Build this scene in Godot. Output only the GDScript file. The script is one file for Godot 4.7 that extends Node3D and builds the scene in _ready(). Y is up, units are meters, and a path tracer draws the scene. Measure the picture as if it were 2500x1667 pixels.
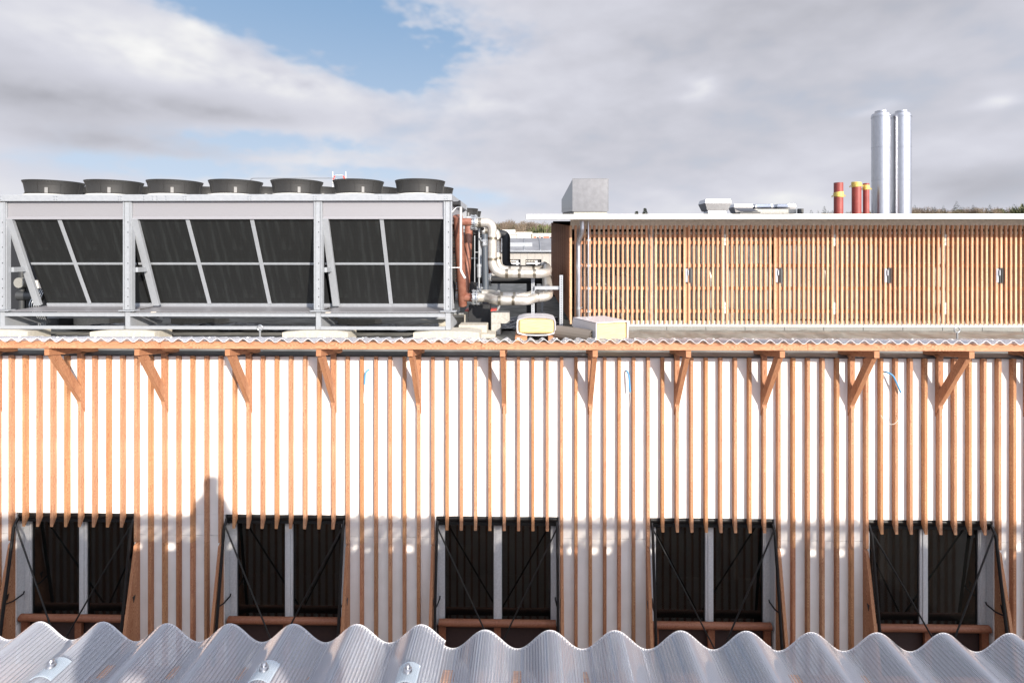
extends Node3D
# A roofscape: a larch-slatted office wing with a glazed canopy, a dry cooler and a slatted plant enclosure on its roof.
# y = 0 is the photographer's eye level; the ground lies 11.5 m below. z runs towards the photographer.

const DECK := -1.70
const GROUND := -11.5
const PITCH := 0.2095
const CORR := 0.177
var M := {}
var used := {}
var rng := RandomNumberGenerator.new()

# ---------------------------------------------------------------- helpers
func numbered(n: String) -> String:
	if not used.has(n):
		used[n] = 0
		return n
	used[n] += 1
	return "%s_%03d" % [n, used[n]]

func tag(o: Node, label := "", category := "", group := "", kind := "") -> Node:
	if label != "": o.set_meta("label", label)
	if category != "": o.set_meta("category", category)
	if group != "": o.set_meta("group", group)
	if kind != "": o.set_meta("kind", kind)
	return o

func thing(called: String, label: String, category: String, at := Vector3.ZERO, group := "") -> Node3D:
	var o := Node3D.new()
	o.name = numbered(called)
	add_child(o)
	o.position = at
	tag(o, label, category, group)
	return o

func part_node(called: String, parent: Node, at := Vector3.ZERO) -> Node3D:
	var o := Node3D.new()
	o.name = called
	o.position = at
	parent.add_child(o, true)
	return o

func mb() -> SurfaceTool:
	var st := SurfaceTool.new()
	st.begin(Mesh.PRIMITIVE_TRIANGLES)
	return st

func obj(called: String, st, mat: Material, parent: Node = null, at := Vector3.ZERO, basis_ := Basis.IDENTITY) -> MeshInstance3D:
	var o := MeshInstance3D.new()
	o.mesh = st.commit() if st is SurfaceTool else st
	o.material_override = mat
	if parent == null:
		o.name = numbered(called)
		add_child(o)
	else:
		o.name = called
		parent.add_child(o, true)
	o.transform = Transform3D(basis_, at)
	return o

func tri(st: SurfaceTool, a: Vector3, b: Vector3, c: Vector3, na: Vector3, nb: Vector3, nc: Vector3) -> void:
	st.set_normal(na); st.add_vertex(a)
	st.set_normal(nc); st.add_vertex(c)
	st.set_normal(nb); st.add_vertex(b)

# a flat polygon that faces away from "inside"
func poly(st: SurfaceTool, pts: Array, inside: Vector3) -> void:
	var n := Vector3.ZERO
	var mid := Vector3.ZERO
	for i in pts.size():
		var p: Vector3 = pts[i]
		var q: Vector3 = pts[(i + 1) % pts.size()]
		n += p.cross(q)
		mid += p
	mid /= pts.size()
	n = Vector3.ZERO
	for i in pts.size():
		n += (pts[i] - mid).cross(pts[(i + 1) % pts.size()] - mid)
	n = n.normalized()
	if n.dot(mid - inside) < 0.0:
		n = -n
		pts = pts.duplicate()
		pts.reverse()
	for i in range(1, pts.size() - 1):
		tri(st, pts[0], pts[i], pts[i + 1], n, n, n)

func box(st: SurfaceTool, c: Vector3, s: Vector3, b := Basis.IDENTITY) -> void:
	var h := s * 0.5
	for ax in 3:
		for sg in [-1.0, 1.0]:
			var u := (ax + 1) % 3
			var v := (ax + 2) % 3
			var pts := []
			for q in [[-1.0, -1.0], [1.0, -1.0], [1.0, 1.0], [-1.0, 1.0]]:
				var p := Vector3.ZERO
				p[ax] = sg * h[ax]; p[u] = q[0] * h[u]; p[v] = q[1] * h[v]
				pts.append(c + b * p)
			poly(st, pts, c)

# a box given by its corners x0..x1, y0..y1 and depths d0..d1 away from the photographer
func span(st: SurfaceTool, x0: float, x1: float, y0: float, y1: float, d0: float, d1: float) -> void:
	box(st, Vector3((x0 + x1) * 0.5, (y0 + y1) * 0.5, -(d0 + d1) * 0.5), Vector3(absf(x1 - x0), absf(y1 - y0), absf(d1 - d0)))

# a box with chamfered edges
func bev(st: SurfaceTool, c: Vector3, s: Vector3, r: float, b := Basis.IDENTITY) -> void:
	var h := s * 0.5
	var k := h - Vector3.ONE * r
	for ax in 3:
		var u := (ax + 1) % 3
		var v := (ax + 2) % 3
		for sg in [-1.0, 1.0]:
			var pts := []
			for q in [[-1.0, -1.0], [1.0, -1.0], [1.0, 1.0], [-1.0, 1.0]]:
				var p := Vector3.ZERO
				p[ax] = sg * h[ax]; p[u] = q[0] * k[u]; p[v] = q[1] * k[v]
				pts.append(c + b * p)
			poly(st, pts, c)
		for su in [-1.0, 1.0]:
			for sv in [-1.0, 1.0]:
				var e := []
				for t in [[h[u], k[v], -1.0], [h[u], k[v], 1.0], [k[u], h[v], 1.0], [k[u], h[v], -1.0]]:
					var p := Vector3.ZERO
					p[u] = su * t[0]; p[v] = sv * t[1]; p[ax] = t[2] * k[ax]
					e.append(c + b * p)
				poly(st, e, c)
	for sx in [-1.0, 1.0]:
		for sy in [-1.0, 1.0]:
			for sz in [-1.0, 1.0]:
				poly(st, [c + b * Vector3(sx * h.x, sy * k.y, sz * k.z), c + b * Vector3(sx * k.x, sy * h.y, sz * k.z), c + b * Vector3(sx * k.x, sy * k.y, sz * h.z)], c)

# a convex outline pushed along "by"
func push(st: SurfaceTool, outline: Array, by: Vector3) -> void:
	var mid := Vector3.ZERO
	for p in outline: mid += p
	mid = mid / outline.size() + by * 0.5
	poly(st, outline, mid)
	var far := []
	for p in outline: far.append(p + by)
	poly(st, far, mid)
	for i in outline.size():
		var j := (i + 1) % outline.size()
		poly(st, [outline[i], outline[j], far[j], far[i]], mid)

func tube(st: SurfaceTool, pts: Array, r, n := 12, caps := true) -> void:
	var rings := []
	var up := Vector3.ZERO
	for i in pts.size():
		var t: Vector3 = (pts[mini(i + 1, pts.size() - 1)] - pts[maxi(i - 1, 0)]).normalized()
		if up == Vector3.ZERO:
			up = t.cross(Vector3(0.3, 0.2, 0.93) if absf(t.z) < 0.9 else Vector3.UP).normalized()
		up = (up - t * up.dot(t)).normalized()
		var side := t.cross(up)
		var rr: float = r[i] if r is Array else r
		var ring := []
		for k in n:
			var a := TAU * k / n
			var d := up * cos(a) + side * sin(a)
			ring.append([pts[i] + d * rr, d])
		rings.append(ring)
	for i in range(rings.size() - 1):
		for k in n:
			var a = rings[i][k]; var b = rings[i][(k + 1) % n]
			var c = rings[i + 1][(k + 1) % n]; var d = rings[i + 1][k]
			tri(st, a[0], b[0], c[0], a[1], b[1], c[1])
			tri(st, a[0], c[0], d[0], a[1], c[1], d[1])
	if caps:
		for e in [0, rings.size() - 1]:
			var loop := []
			for k in n: loop.append(rings[e][k][0])
			poly(st, loop, pts[1] if e == 0 else pts[pts.size() - 2])

# corners of a path turned into bends
func bends(pts: Array, rad: float, steps := 7) -> Array:
	var out := [pts[0]]
	for i in range(1, pts.size() - 1):
		var a: Vector3 = (pts[i - 1] - pts[i])
		var b: Vector3 = (pts[i + 1] - pts[i])
		var r := minf(rad, minf(a.length(), b.length()) * 0.49)
		var p0: Vector3 = pts[i] + a.normalized() * r
		var p2: Vector3 = pts[i] + b.normalized() * r
		for s in steps + 1:
			var t := float(s) / steps
			out.append(p0.lerp(pts[i], t).lerp(pts[i].lerp(p2, t), t))
	out.append(pts[pts.size() - 1])
	return out

# profile of [radius, height] turned round the vertical through c
func lathe(st: SurfaceTool, profile: Array, c: Vector3, n := 32, b := Basis.IDENTITY) -> void:
	for i in range(profile.size() - 1):
		var p: Array = profile[i]
		var q: Array = profile[i + 1]
		var along := Vector2(q[0] - p[0], q[1] - p[1])
		if along.length() < 1e-6: continue
		var nn := Vector2(along.y, -along.x).normalized()
		for k in n:
			var a0 := TAU * k / n
			var a1 := TAU * (k + 1) / n
			var d0 := Vector3(cos(a0), 0, -sin(a0))
			var d1 := Vector3(cos(a1), 0, -sin(a1))
			var up := Vector3.UP
			var n0 := b * (d0 * nn.x + up * nn.y)
			var n1 := b * (d1 * nn.x + up * nn.y)
			var A: Vector3 = c + b * (d0 * p[0] + up * p[1])
			var B: Vector3 = c + b * (d1 * p[0] + up * p[1])
			var C: Vector3 = c + b * (d1 * q[0] + up * q[1])
			var D: Vector3 = c + b * (d0 * q[0] + up * q[1])
			if p[0] > 1e-5: tri(st, A, B, C, n0, n1, n1)
			if q[0] > 1e-5: tri(st, A, C, D, n0, n1, n0)

# ---------------------------------------------------------------- textures and materials
func noise_image(size: int, seed_: int, freq: float, octaves: int, kind := FastNoiseLite.TYPE_SIMPLEX_SMOOTH) -> Image:
	var f := FastNoiseLite.new()
	f.seed = seed_; f.frequency = freq; f.fractal_octaves = octaves; f.noise_type = kind
	var im := f.get_seamless_image(size, size)
	im.convert(Image.FORMAT_L8)
	return im

func ramp_texture(im: Image, a: Color, b: Color, power := 1.0) -> ImageTexture:
	var s := im.get_width()
	var out := Image.create(s, s, false, Image.FORMAT_RGB8)
	for y in s:
		for x in s:
			out.set_pixel(x, y, a.lerp(b, pow(im.get_pixel(x, y).r, power)))
	out.generate_mipmaps()
	return ImageTexture.create_from_image(out)

func wood_image(size: int, light: Color, dark: Color) -> Image:
	var rings := noise_image(size, 7, 0.006, 2)
	var fibre := noise_image(size, 19, 0.09, 3)
	var wide := noise_image(size, 31, 0.004, 2)
	var out := Image.create(size, size, false, Image.FORMAT_RGB8)
	for y in size:
		for x in size:
			var r := fposmod(rings.get_pixel(x, y).r * 11.0, 1.0)
			r = smoothstep(0.25, 0.93, r) * (1.0 - smoothstep(0.95, 1.0, r))
			var f := fibre.get_pixel(x, (y * 1) % size).r - 0.5
			var w := wide.get_pixel(x, y).r - 0.5
			var t := clampf(r * 0.75 + f * 0.32 + w * 0.45 + 0.12, 0.0, 1.0)
			out.set_pixel(x, y, light.lerp(dark, t))
	return out

func mat(color: Color, rough := 0.7, metal := 0.0, tex: Texture2D = null, scale := Vector3.ONE) -> StandardMaterial3D:
	var m := StandardMaterial3D.new()
	m.albedo_color = color
	m.roughness = rough
	m.metallic = metal
	if tex:
		m.albedo_texture = tex
		m.uv1_triplanar = true
		m.uv1_world_triplanar = true
		m.uv1_scale = scale
	return m

func c8(r: int, g: int, b: int) -> Color:
	return Color(r / 255.0, g / 255.0, b / 255.0)

func make_materials() -> void:
	var wi := wood_image(512, c8(196, 157, 126), c8(148, 100, 75))
	wi.generate_mipmaps()
	var wv := ImageTexture.create_from_image(wi)
	var wi2 := wood_image(512, c8(196, 157, 126), c8(148, 100, 75))
	wi2.rotate_90(CLOCKWISE)
	wi2.generate_mipmaps()
	var wu := ImageTexture.create_from_image(wi2)
	var tints := [c8(255, 250, 244), c8(244, 228, 214), c8(255, 244, 222), c8(228, 208, 192), c8(255, 234, 224), c8(238, 232, 218)]
	var wi4 := wood_image(512, c8(196, 157, 126), c8(148, 100, 75))
	wi4.generate_mipmaps()
	var ws := ImageTexture.create_from_image(wi4)
	M.slat = []
	for i in tints.size():
		var m := mat(tints[i], 0.72, 0.0, ws, Vector3(3.6, 0.55, 3.6))
		m.uv1_offset = Vector3(0.137 * i, 0.31 * i, 0.211 * i)
		M.slat.append(m)
	M.wood_v = mat(c8(250, 236, 222), 0.72, 0.0, wv, Vector3(3.2, 0.5, 3.2))
	M.wood_x = mat(c8(255, 242, 230), 0.72, 0.0, wu, Vector3(0.5, 3.2, 3.2))
	M.wood_z = mat(c8(250, 234, 218), 0.72, 0.0, wu, Vector3(3.2, 3.2, 0.5))
	M.rail_wood = mat(c8(196, 168, 158), 0.6, 0.0, wu, Vector3(0.5, 3.2, 3.2))
	var wi3 := wood_image(512, c8(220, 190, 160), c8(174, 130, 100))
	wi3.generate_mipmaps()
	var wp := ImageTexture.create_from_image(wi3)
	M.slat_small = []
	for i in tints.size():
		var m := mat(tints[i], 0.72, 0.0, wp, Vector3(3.1, 0.7, 3.1))
		m.uv1_offset = Vector3(0.19 * i, 0.27 * i, 0.11 * i)
		M.slat_small.append(m)
	M.side_board = mat(c8(206, 176, 160), 0.75, 0.0, wv, Vector3(2.0, 0.4, 2.0))
	var fine := noise_image(256, 3, 0.05, 4)
	var coarse := noise_image(256, 5, 0.012, 4)
	var speck := ramp_texture(fine, Color(0.9, 0.9, 0.9), Color(1, 1, 1))
	var blotch := ramp_texture(coarse, Color(0.8, 0.8, 0.8), Color(1, 1, 1), 0.8)
	M.white_panel = mat(c8(241, 240, 239), 0.8, 0.0, ramp_texture(coarse, c8(243, 242, 240), c8(255, 255, 255)), Vector3(0.6, 0.6, 0.6))
	M.frame_white = mat(c8(206, 207, 209), 0.45, 0.0, speck, Vector3(2, 2, 2))
	M.white_steel = mat(c8(226, 226, 222), 0.5, 0.0, speck, Vector3(1, 1, 1))
	M.fascia = mat(c8(240, 238, 232), 0.55, 0.0, speck, Vector3(0.7, 0.7, 0.7))
	M.beige = mat(c8(234, 226, 214), 0.8, 0.0, speck, Vector3(1, 1, 1))
	M.galv = mat(c8(160, 164, 169), 0.45, 0.15, ramp_texture(noise_image(256, 11, 0.03, 3, FastNoiseLite.TYPE_CELLULAR), Color(0.93, 0.935, 0.94), Color(1, 1, 1)), Vector3(1.6, 1.6, 1.6))
	M.sheet_metal = mat(c8(158, 157, 161), 0.4, 0.3, speck, Vector3(4, 4, 4))
	M.hood = mat(c8(128, 128, 130), 0.34, 0.9, speck, Vector3(0.5, 0.5, 0.5))
	M.steel_bright = mat(c8(200, 201, 206), 0.3, 1.0, speck, Vector3(2, 0.4, 2))
	M.clad = mat(c8(206, 204, 201), 0.42, 0.6, ramp_texture(coarse, c8(228, 222, 210), c8(255, 255, 255)), Vector3(2.5, 2.5, 2.5))
	M.clad_band = mat(c8(150, 142, 128), 0.35, 0.9, speck, Vector3(3, 3, 3))
	M.steel = mat(c8(182, 186, 190), 0.35, 0.8)
	M.copper = mat(c8(150, 106, 90), 0.5, 0.1, ramp_texture(coarse, c8(200, 170, 160), c8(255, 255, 255)), Vector3(2.4, 2.4, 2.4))
	M.cowl = mat(c8(48, 48, 48), 0.48, 0.0, speck, Vector3(3, 3, 3))
	M.plate_grey = mat(c8(112, 112, 112), 0.5)
	M.black = mat(c8(26, 26, 27), 0.45)
	M.rubber = mat(c8(34, 36, 40), 0.6, 0.0, speck, Vector3(4, 4, 4))
	M.black_fabric = mat(c8(30, 31, 32), 0.85)
	# coil fins: rows of fine horizontal tubes with streaks of dust and rain
	var fins := Image.create(512, 512, false, Image.FORMAT_RGB8)
	var st := noise_image(512, 23, 0.011, 4)
	var cn := noise_image(512, 29, 0.05, 3)
	for y in 512:
		var line := 1.0 if y % 16 > 2 else 0.72
		for x in 512:
			var s: float = st.get_pixel(x, (y / 7) % 512).r
			var v := (0.082 + 0.06 * smoothstep(0.45, 0.8, s) + 0.03 * (cn.get_pixel(x, y).r - 0.5)) * line
			fins.set_pixel(x, y, Color(v * 0.95, v * 1.03, v * 1.03))
	fins.generate_mipmaps()
	M.coil = mat(Color.WHITE, 0.62, 0.1, ImageTexture.create_from_image(fins), Vector3(1.05, 1.05, 1.05))
	M.concrete = mat(c8(190, 185, 173), 0.88, 0.0, ramp_texture(fine, c8(226, 226, 226), c8(255, 255, 255)), Vector3(1.2, 1.2, 1.2))
	M.grey_concrete = mat(c8(186, 184, 178), 0.9, 0.0, ramp_texture(fine, c8(210, 210, 210), c8(255, 255, 255)), Vector3(1.4, 1.4, 1.4))
	M.membrane = mat(c8(142, 142, 138), 0.82, 0.0, ramp_texture(noise_image(512, 41, 0.008, 5), c8(170, 168, 164), c8(255, 255, 252)), Vector3(0.35, 0.35, 0.35))
	M.slab = mat(c8(150, 150, 146), 0.9, 0.0, ramp_texture(noise_image(256, 43, 0.12, 3), c8(190, 190, 188), c8(255, 255, 255)), Vector3(2, 2, 2))
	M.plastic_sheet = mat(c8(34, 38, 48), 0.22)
	M.coping = mat(c8(52, 54, 56), 0.5)
	M.dark_infill = mat(c8(62, 46, 44), 0.7, 0.0, speck, Vector3(1, 1, 1))
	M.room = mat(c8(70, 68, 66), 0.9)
	var g := mat(c8(10, 13, 13), 0.03)
	g.albedo_color.a = 0.72
	g.transparency = BaseMaterial3D.TRANSPARENCY_ALPHA
	g.metallic_specular = 0.8
	M.glass = g
	M.gasket = mat(c8(38, 38, 40), 0.6)
	var pc := mat(c8(208, 211, 219), 0.12)
	pc.albedo_color.a = 0.36
	pc.transparency = BaseMaterial3D.TRANSPARENCY_ALPHA
	M.polycarbonate = pc
	M.skin_clear = mat(c8(186, 190, 200), 0.1)
	M.skin_clear.albedo_color.a = 0.12
	M.skin_clear.transparency = BaseMaterial3D.TRANSPARENCY_ALPHA
	M.skin_low = mat(c8(186, 190, 200), 0.2)
	M.skin_low.albedo_color.a = 0.6
	M.skin_low.transparency = BaseMaterial3D.TRANSPARENCY_ALPHA
	M.web = mat(c8(186, 190, 200), 0.3)
	M.web.albedo_color.a = 0.9
	M.web.transparency = BaseMaterial3D.TRANSPARENCY_ALPHA
	var pe := mat(c8(236, 236, 238), 0.4)
	pe.albedo_color.a = 0.85
	pe.transparency = BaseMaterial3D.TRANSPARENCY_ALPHA
	M.sheet_edge = pe
	M.washer = mat(c8(196, 210, 222), 0.2)
	M.washer.albedo_color.a = 0.32
	M.washer.transparency = BaseMaterial3D.TRANSPARENCY_ALPHA
	M.blue = mat(c8(84, 150, 200), 0.5)
	M.wire = mat(c8(214, 208, 200), 0.55)
	M.red_pipe = mat(c8(150, 70, 64), 0.5, 0.0, ramp_texture(coarse, c8(220, 205, 200), c8(255, 255, 255)), Vector3(1.5, 1.5, 1.5))
	M.tape = mat(c8(206, 182, 96), 0.5)
	M.wrap = mat(c8(204, 202, 206), 0.35, 0.0, speck, Vector3(3, 3, 3))
	M.wool = mat(c8(224, 202, 148), 0.95, 0.0, ramp_texture(noise_image(256, 47, 0.02, 4), c8(226, 222, 212), c8(255, 255, 255)), Vector3(0.8, 5.0, 0.8))
	M.red_plate = mat(c8(206, 80, 70), 0.5)
	M.asphalt = mat(c8(96, 94, 92), 0.92, 0.0, ramp_texture(noise_image(512, 53, 0.03, 5), c8(170, 170, 170), c8(255, 255, 255)), Vector3(0.1, 0.1, 0.1))
	M.grass = mat(c8(92, 90, 70), 0.95, 0.0, ramp_texture(noise_image(256, 59, 0.02, 5), c8(150, 140, 120), c8(255, 255, 255)), Vector3(0.02, 0.02, 0.02))
	M.bark = mat(c8(118, 108, 96), 0.9)
	M.twig = mat(c8(112, 98, 84), 0.9)
	M.twig_pale = mat(c8(134, 120, 102), 0.9)
	M.needle = mat(c8(48, 58, 40), 0.85)
	M.leaf_olive = mat(c8(88, 92, 58), 0.85)
	M.render_grey = mat(c8(176, 172, 166), 0.85, 0.0, speck, Vector3(0.5, 0.5, 0.5))
	M.zinc = mat(c8(146, 148, 153), 0.45, 0.3, blotch, Vector3(0.2, 0.2, 0.2))
	M.brick = mat(c8(186, 120, 100), 0.9, 0.0, speck, Vector3(2, 2, 2))
	M.render_white = mat(c8(196, 194, 188), 0.85, 0.0, speck, Vector3(0.4, 0.4, 0.4))
	M.person = StandardMaterial3D.new()
	M.person.vertex_color_use_as_albedo = true
	M.person.roughness = 0.8

# ---------------------------------------------------------------- the sky
func blob(az: float, el: float, a: float, e: float, ra: float, re: float) -> float:
	var x := (az - a) / ra
	var y := (el - e) / re
	return exp(-(x * x + y * y))

func make_sky() -> ImageTexture:
	var w := 2560
	var h := 1280
	var im := Image.create(w, h, false, Image.FORMAT_RGBF)
	var n1 := FastNoiseLite.new()
	n1.seed = 11; n1.frequency = 0.9; n1.fractal_octaves = 6; n1.fractal_gain = 0.52
	var n2 := FastNoiseLite.new()
	n2.seed = 29; n2.frequency = 0.35; n2.fractal_octaves = 4
	var n3 := FastNoiseLite.new()
	n3.seed = 5; n3.frequency = 3.4; n3.fractal_octaves = 4
	im.fill(Color(0.30, 0.29, 0.28))
	for y in h / 2 + 2:
		var el := 90.0 - (y + 0.5) / h * 180.0
		var el_r := deg_to_rad(maxf(el, 0.0))
		var ce := cos(el_r)
		var se := sin(el_r)
		for x in w:
			# the first column looks along -z; azimuth grows to the right
			var az := wrapf((x + 0.5) / w * 360.0, -180.0, 180.0)
			var ar := deg_to_rad(az)
			var k := 1.25 / (se + 0.26)
			var px := sin(ar) * ce * k
			var pz := cos(ar) * ce * k
			var a := n1.get_noise_3d(px, pz, se * 2.0)
			var b := n2.get_noise_3d(px, pz * 1.6, 4.0)
			var c := n3.get_noise_3d(sin(ar) * ce * 3.0, se * 7.0, cos(ar) * ce * 3.0)
			var cover := 0.80 + a * 0.50 + b * 0.35
			var mass := 0.0
			var veil := 0.0
			if absf(az) < 75.0:
				var hole := blob(az, el, -24.0, 24.0, 10.5, 4.2) + blob(az, el, -17.0, 20.3, 7.5, 3.5) + blob(az, el, -14.0, 17.6, 4.2, 1.8) + blob(az, el, -29.0, 21.5, 5.0, 1.8)
				hole += 0.45 * blob(az, el, -9.0, 19.5, 3.0, 3.5)
				hole += 0.35 * blob(az, el, -3.0, 21.0, 6.0, 3.0) + 0.95 * blob(az, el, -24.0, 10.2, 9.0, 1.2) + 0.85 * blob(az, el, -35.0, 7.2, 9.0, 0.9) + 0.65 * blob(az, el, -18.0, 7.8, 9.0, 0.8) + 0.75 * blob(az, el, -8.5, 5.4, 7.0, 1.0)
				mass = blob(az, el, -37.0, 15.2, 11.0, 4.4) + 0.75 * blob(az, el, -24.5, 14.6, 8.0, 2.2) + 0.5 * blob(az, el, -31.8, 19.2, 3.0, 2.0)
				mass = minf(mass, 1.15)
				veil = smoothstep(-14.0, 4.0, az)
				if hole > 0.03 and el < 40.0:
					var fine_ := n3.get_noise_3d(sin(ar) * ce * 8.0, se * 19.0, cos(ar) * ce * 8.0)
					hole *= 1.0 + 0.9 * c
					cover += 0.55 * fine_ * minf(hole * 1.6, 1.0)
				cover += -1.45 * hole + 0.85 * mass + 0.22 * veil + 0.12
			cover += 0.30 * c
			var d := smoothstep(-0.05, 1.12, cover)
			# clear air: deeper blue upwards
			var t := smoothstep(0.0, 30.0, el)
			var air := Color(0.60, 0.70, 0.83).lerp(Color(0.21, 0.36, 0.58), pow(t, 0.8))
			# cloud: lit tops, greyer undersides and thick parts
			var tone := 0.63 + a * 0.09 + b * 0.10 + c * 0.05
			if absf(az) < 75.0:
				var under := blob(az, el, -41.0, 12.2, 13.0, 1.8) + 0.6 * blob(az, el, -27.0, 12.6, 6.0, 1.0) + 0.75 * blob(az, el, -38.0, 9.0, 9.0, 1.2) + 0.4 * blob(az, el, -42.0, 6.0, 8.0, 1.6)
				var top := blob(az, el, -35.0, 16.8, 7.0, 2.0) + 0.9 * blob(az, el, -24.0, 15.8, 5.0, 1.1) + 0.7 * blob(az, el, -31.0, 19.4, 2.6, 1.6) + 0.5 * blob(az, el, -30.0, 10.9, 6.0, 0.7) + 0.5 * blob(az, el, -9.0, 15.0, 8.0, 1.2)
				var wide := veil * (0.10 * blob(az, el, 30.0, 22.0, 20.0, 4.0) + 0.16 * blob(az, el, 38.0, 5.2, 8.0, 1.6) + 0.05)
				var puff := blob(az, el, 17.8, 15.9, 1.6, 0.9) + 0.5 * blob(az, el, 16.2, 14.9, 1.6, 0.5) + 0.8 * blob(az, el, 33.2, 12.6, 1.3, 0.5) + 0.6 * blob(az, el, 31.4, 12.0, 1.8, 0.4) + 0.9 * blob(az, el, 40.6, 11.6, 1.4, 0.55) + 0.4 * blob(az, el, 26.0, 5.0, 4.0, 0.8)
				tone += 0.16 * top * (0.7 + c) - 0.19 * under * (0.8 + 0.9 * c) - wide + 0.16 * puff * (0.75 + c * 0.9) + 0.10 * smoothstep(10.0, 2.0, el) * (1.0 - 0.6 * smoothstep(20.0, 40.0, az))
			tone = clampf(tone, 0.28, 0.88)
			var cloud := Color(tone * 0.965, tone * 0.975, tone * 1.085).lerp(Color(tone, tone, tone), smoothstep(0.6, 0.85, tone))
			var q := air.lerp(cloud, d)
			# scattered glow round the unseen sun, strengthened to brighten the shaded walls
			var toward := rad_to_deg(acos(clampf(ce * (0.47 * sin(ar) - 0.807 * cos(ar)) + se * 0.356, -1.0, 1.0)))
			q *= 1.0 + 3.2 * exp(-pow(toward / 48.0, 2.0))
			im.set_pixel(x, y, q)
	return ImageTexture.create_from_image(im)

# ---------------------------------------------------------------- slats, sheets
# a slat of width w and depth dp hanging down from y = 0, its back at z = 0, its foot cut on the slant
func slat_mesh(w: float, dp: float, h: float, slant: float) -> ArrayMesh:
	var st := mb()
	var r := 0.003
	var sec := [Vector2(-w / 2, 0), Vector2(w / 2, 0), Vector2(w / 2, dp - r), Vector2(w / 2 - r, dp), Vector2(-w / 2 + r, dp), Vector2(-w / 2, dp - r)]
	var top := []
	var bot := []
	for s in sec:
		top.append(Vector3(s.x, 0, s.y))
		bot.append(Vector3(s.x, -h + slant * (1.0 - s.y / dp), s.y))
	var mid := Vector3(0, -h / 2, dp / 2)
	poly(st, top, mid)
	poly(st, bot, mid)
	for i in sec.size():
		var j := (i + 1) % sec.size()
		poly(st, [top[i], top[j], bot[j], bot[i]], mid)
	return st.commit()

# corrugated sheet from x0 to x1, front edge at depth df, rear edge at depth dr; "crest" is the x of a crest
func corrugated(x0: float, x1: float, df: float, dr: float, y_front: float, y_rear: float, crest: float, per: int, flute: float, thick: float, lift0: float, lift1: float) -> Array:
	var top := mb()
	var edge := mb()
	var low := mb()
	var n := int(ceil((x1 - x0) / CORR * per))
	var amp := 0.0255
	var rows := []
	for i in n + 1:
		var x := x0 + (x1 - x0) * i / n
		var ph := TAU * (x - crest) / CORR
		var y := amp * (cos(ph) - 1.0) + flute * cos(TAU * x / 0.0074) + lerpf(lift0, lift1, float(i) / n)
		var dy := -amp * TAU / CORR * sin(ph) - flute * TAU / 0.0074 * sin(TAU * x / 0.0074)
		var sm := -amp * TAU / CORR * sin(ph)
		rows.append([x, y, Vector3(-dy, 1, 0).normalized(), Vector3(-sm, 1, 0).normalized()])
	if df > dr:
		var sw := df; df = dr; dr = sw
		sw = y_front; y_front = y_rear; y_rear = sw
	for i in n:
		var a: Array = rows[i]
		var b: Array = rows[i + 1]
		var A := Vector3(a[0], a[1] + y_front, -df); var B := Vector3(b[0], b[1] + y_front, -df)
		var C := Vector3(b[0], b[1] + y_rear, -dr); var D := Vector3(a[0], a[1] + y_rear, -dr)
		tri(top, A, B, C, a[2], b[2], b[2])
		tri(top, A, C, D, a[2], b[2], a[2])
		var ta: Vector3 = a[3] * thick
		var tb: Vector3 = b[3] * thick
		var skin := low if flute > 0.0 else top
		tri(skin, A - ta, C - tb, B - tb, -a[3], -b[3], -b[3])
		tri(skin, A - ta, D - ta, C - tb, -a[3], -a[3], -b[3])
		var fwd := Vector3(0, 0, 1)
		tri(edge, A - ta, B - tb, B, fwd, fwd, fwd)
		tri(edge, A - ta, B, A, fwd, fwd, fwd)
		tri(edge, D, C, C - tb, -fwd, -fwd, -fwd)
		tri(edge, D, C - tb, D - ta, -fwd, -fwd, -fwd)
	# the webs inside a twin-wall sheet
	var webs := mb()
	if flute > 0.0:
		var x := ceilf(x0 / 0.0074) * 0.0074
		while x < x1:
			var ph := TAU * (x - crest) / CORR
			var y := amp * (cos(ph) - 1.0) + lerpf(lift0, lift1, (x - x0) / (x1 - x0)) - 0.0004
			var nn := Vector3(amp * TAU / CORR * sin(ph), 1, 0).normalized()
			var sd := Vector3(nn.y, -nn.x, 0)
			var A := Vector3(x, y + y_front, -df + 0.001); var D := Vector3(x, y + y_rear, -dr)
			var lo := nn * (thick - 0.0008)
			for h in [-0.0009, 0.0009]:
				poly(webs, [A + sd * h, D + sd * h, D + sd * h - lo, A + sd * h - lo], A - sd * h * 9.0)
			x += 0.0074
	return [top, edge, webs, low]

func kx(k: int) -> float:
	return -0.342 + PITCH * k

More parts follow.
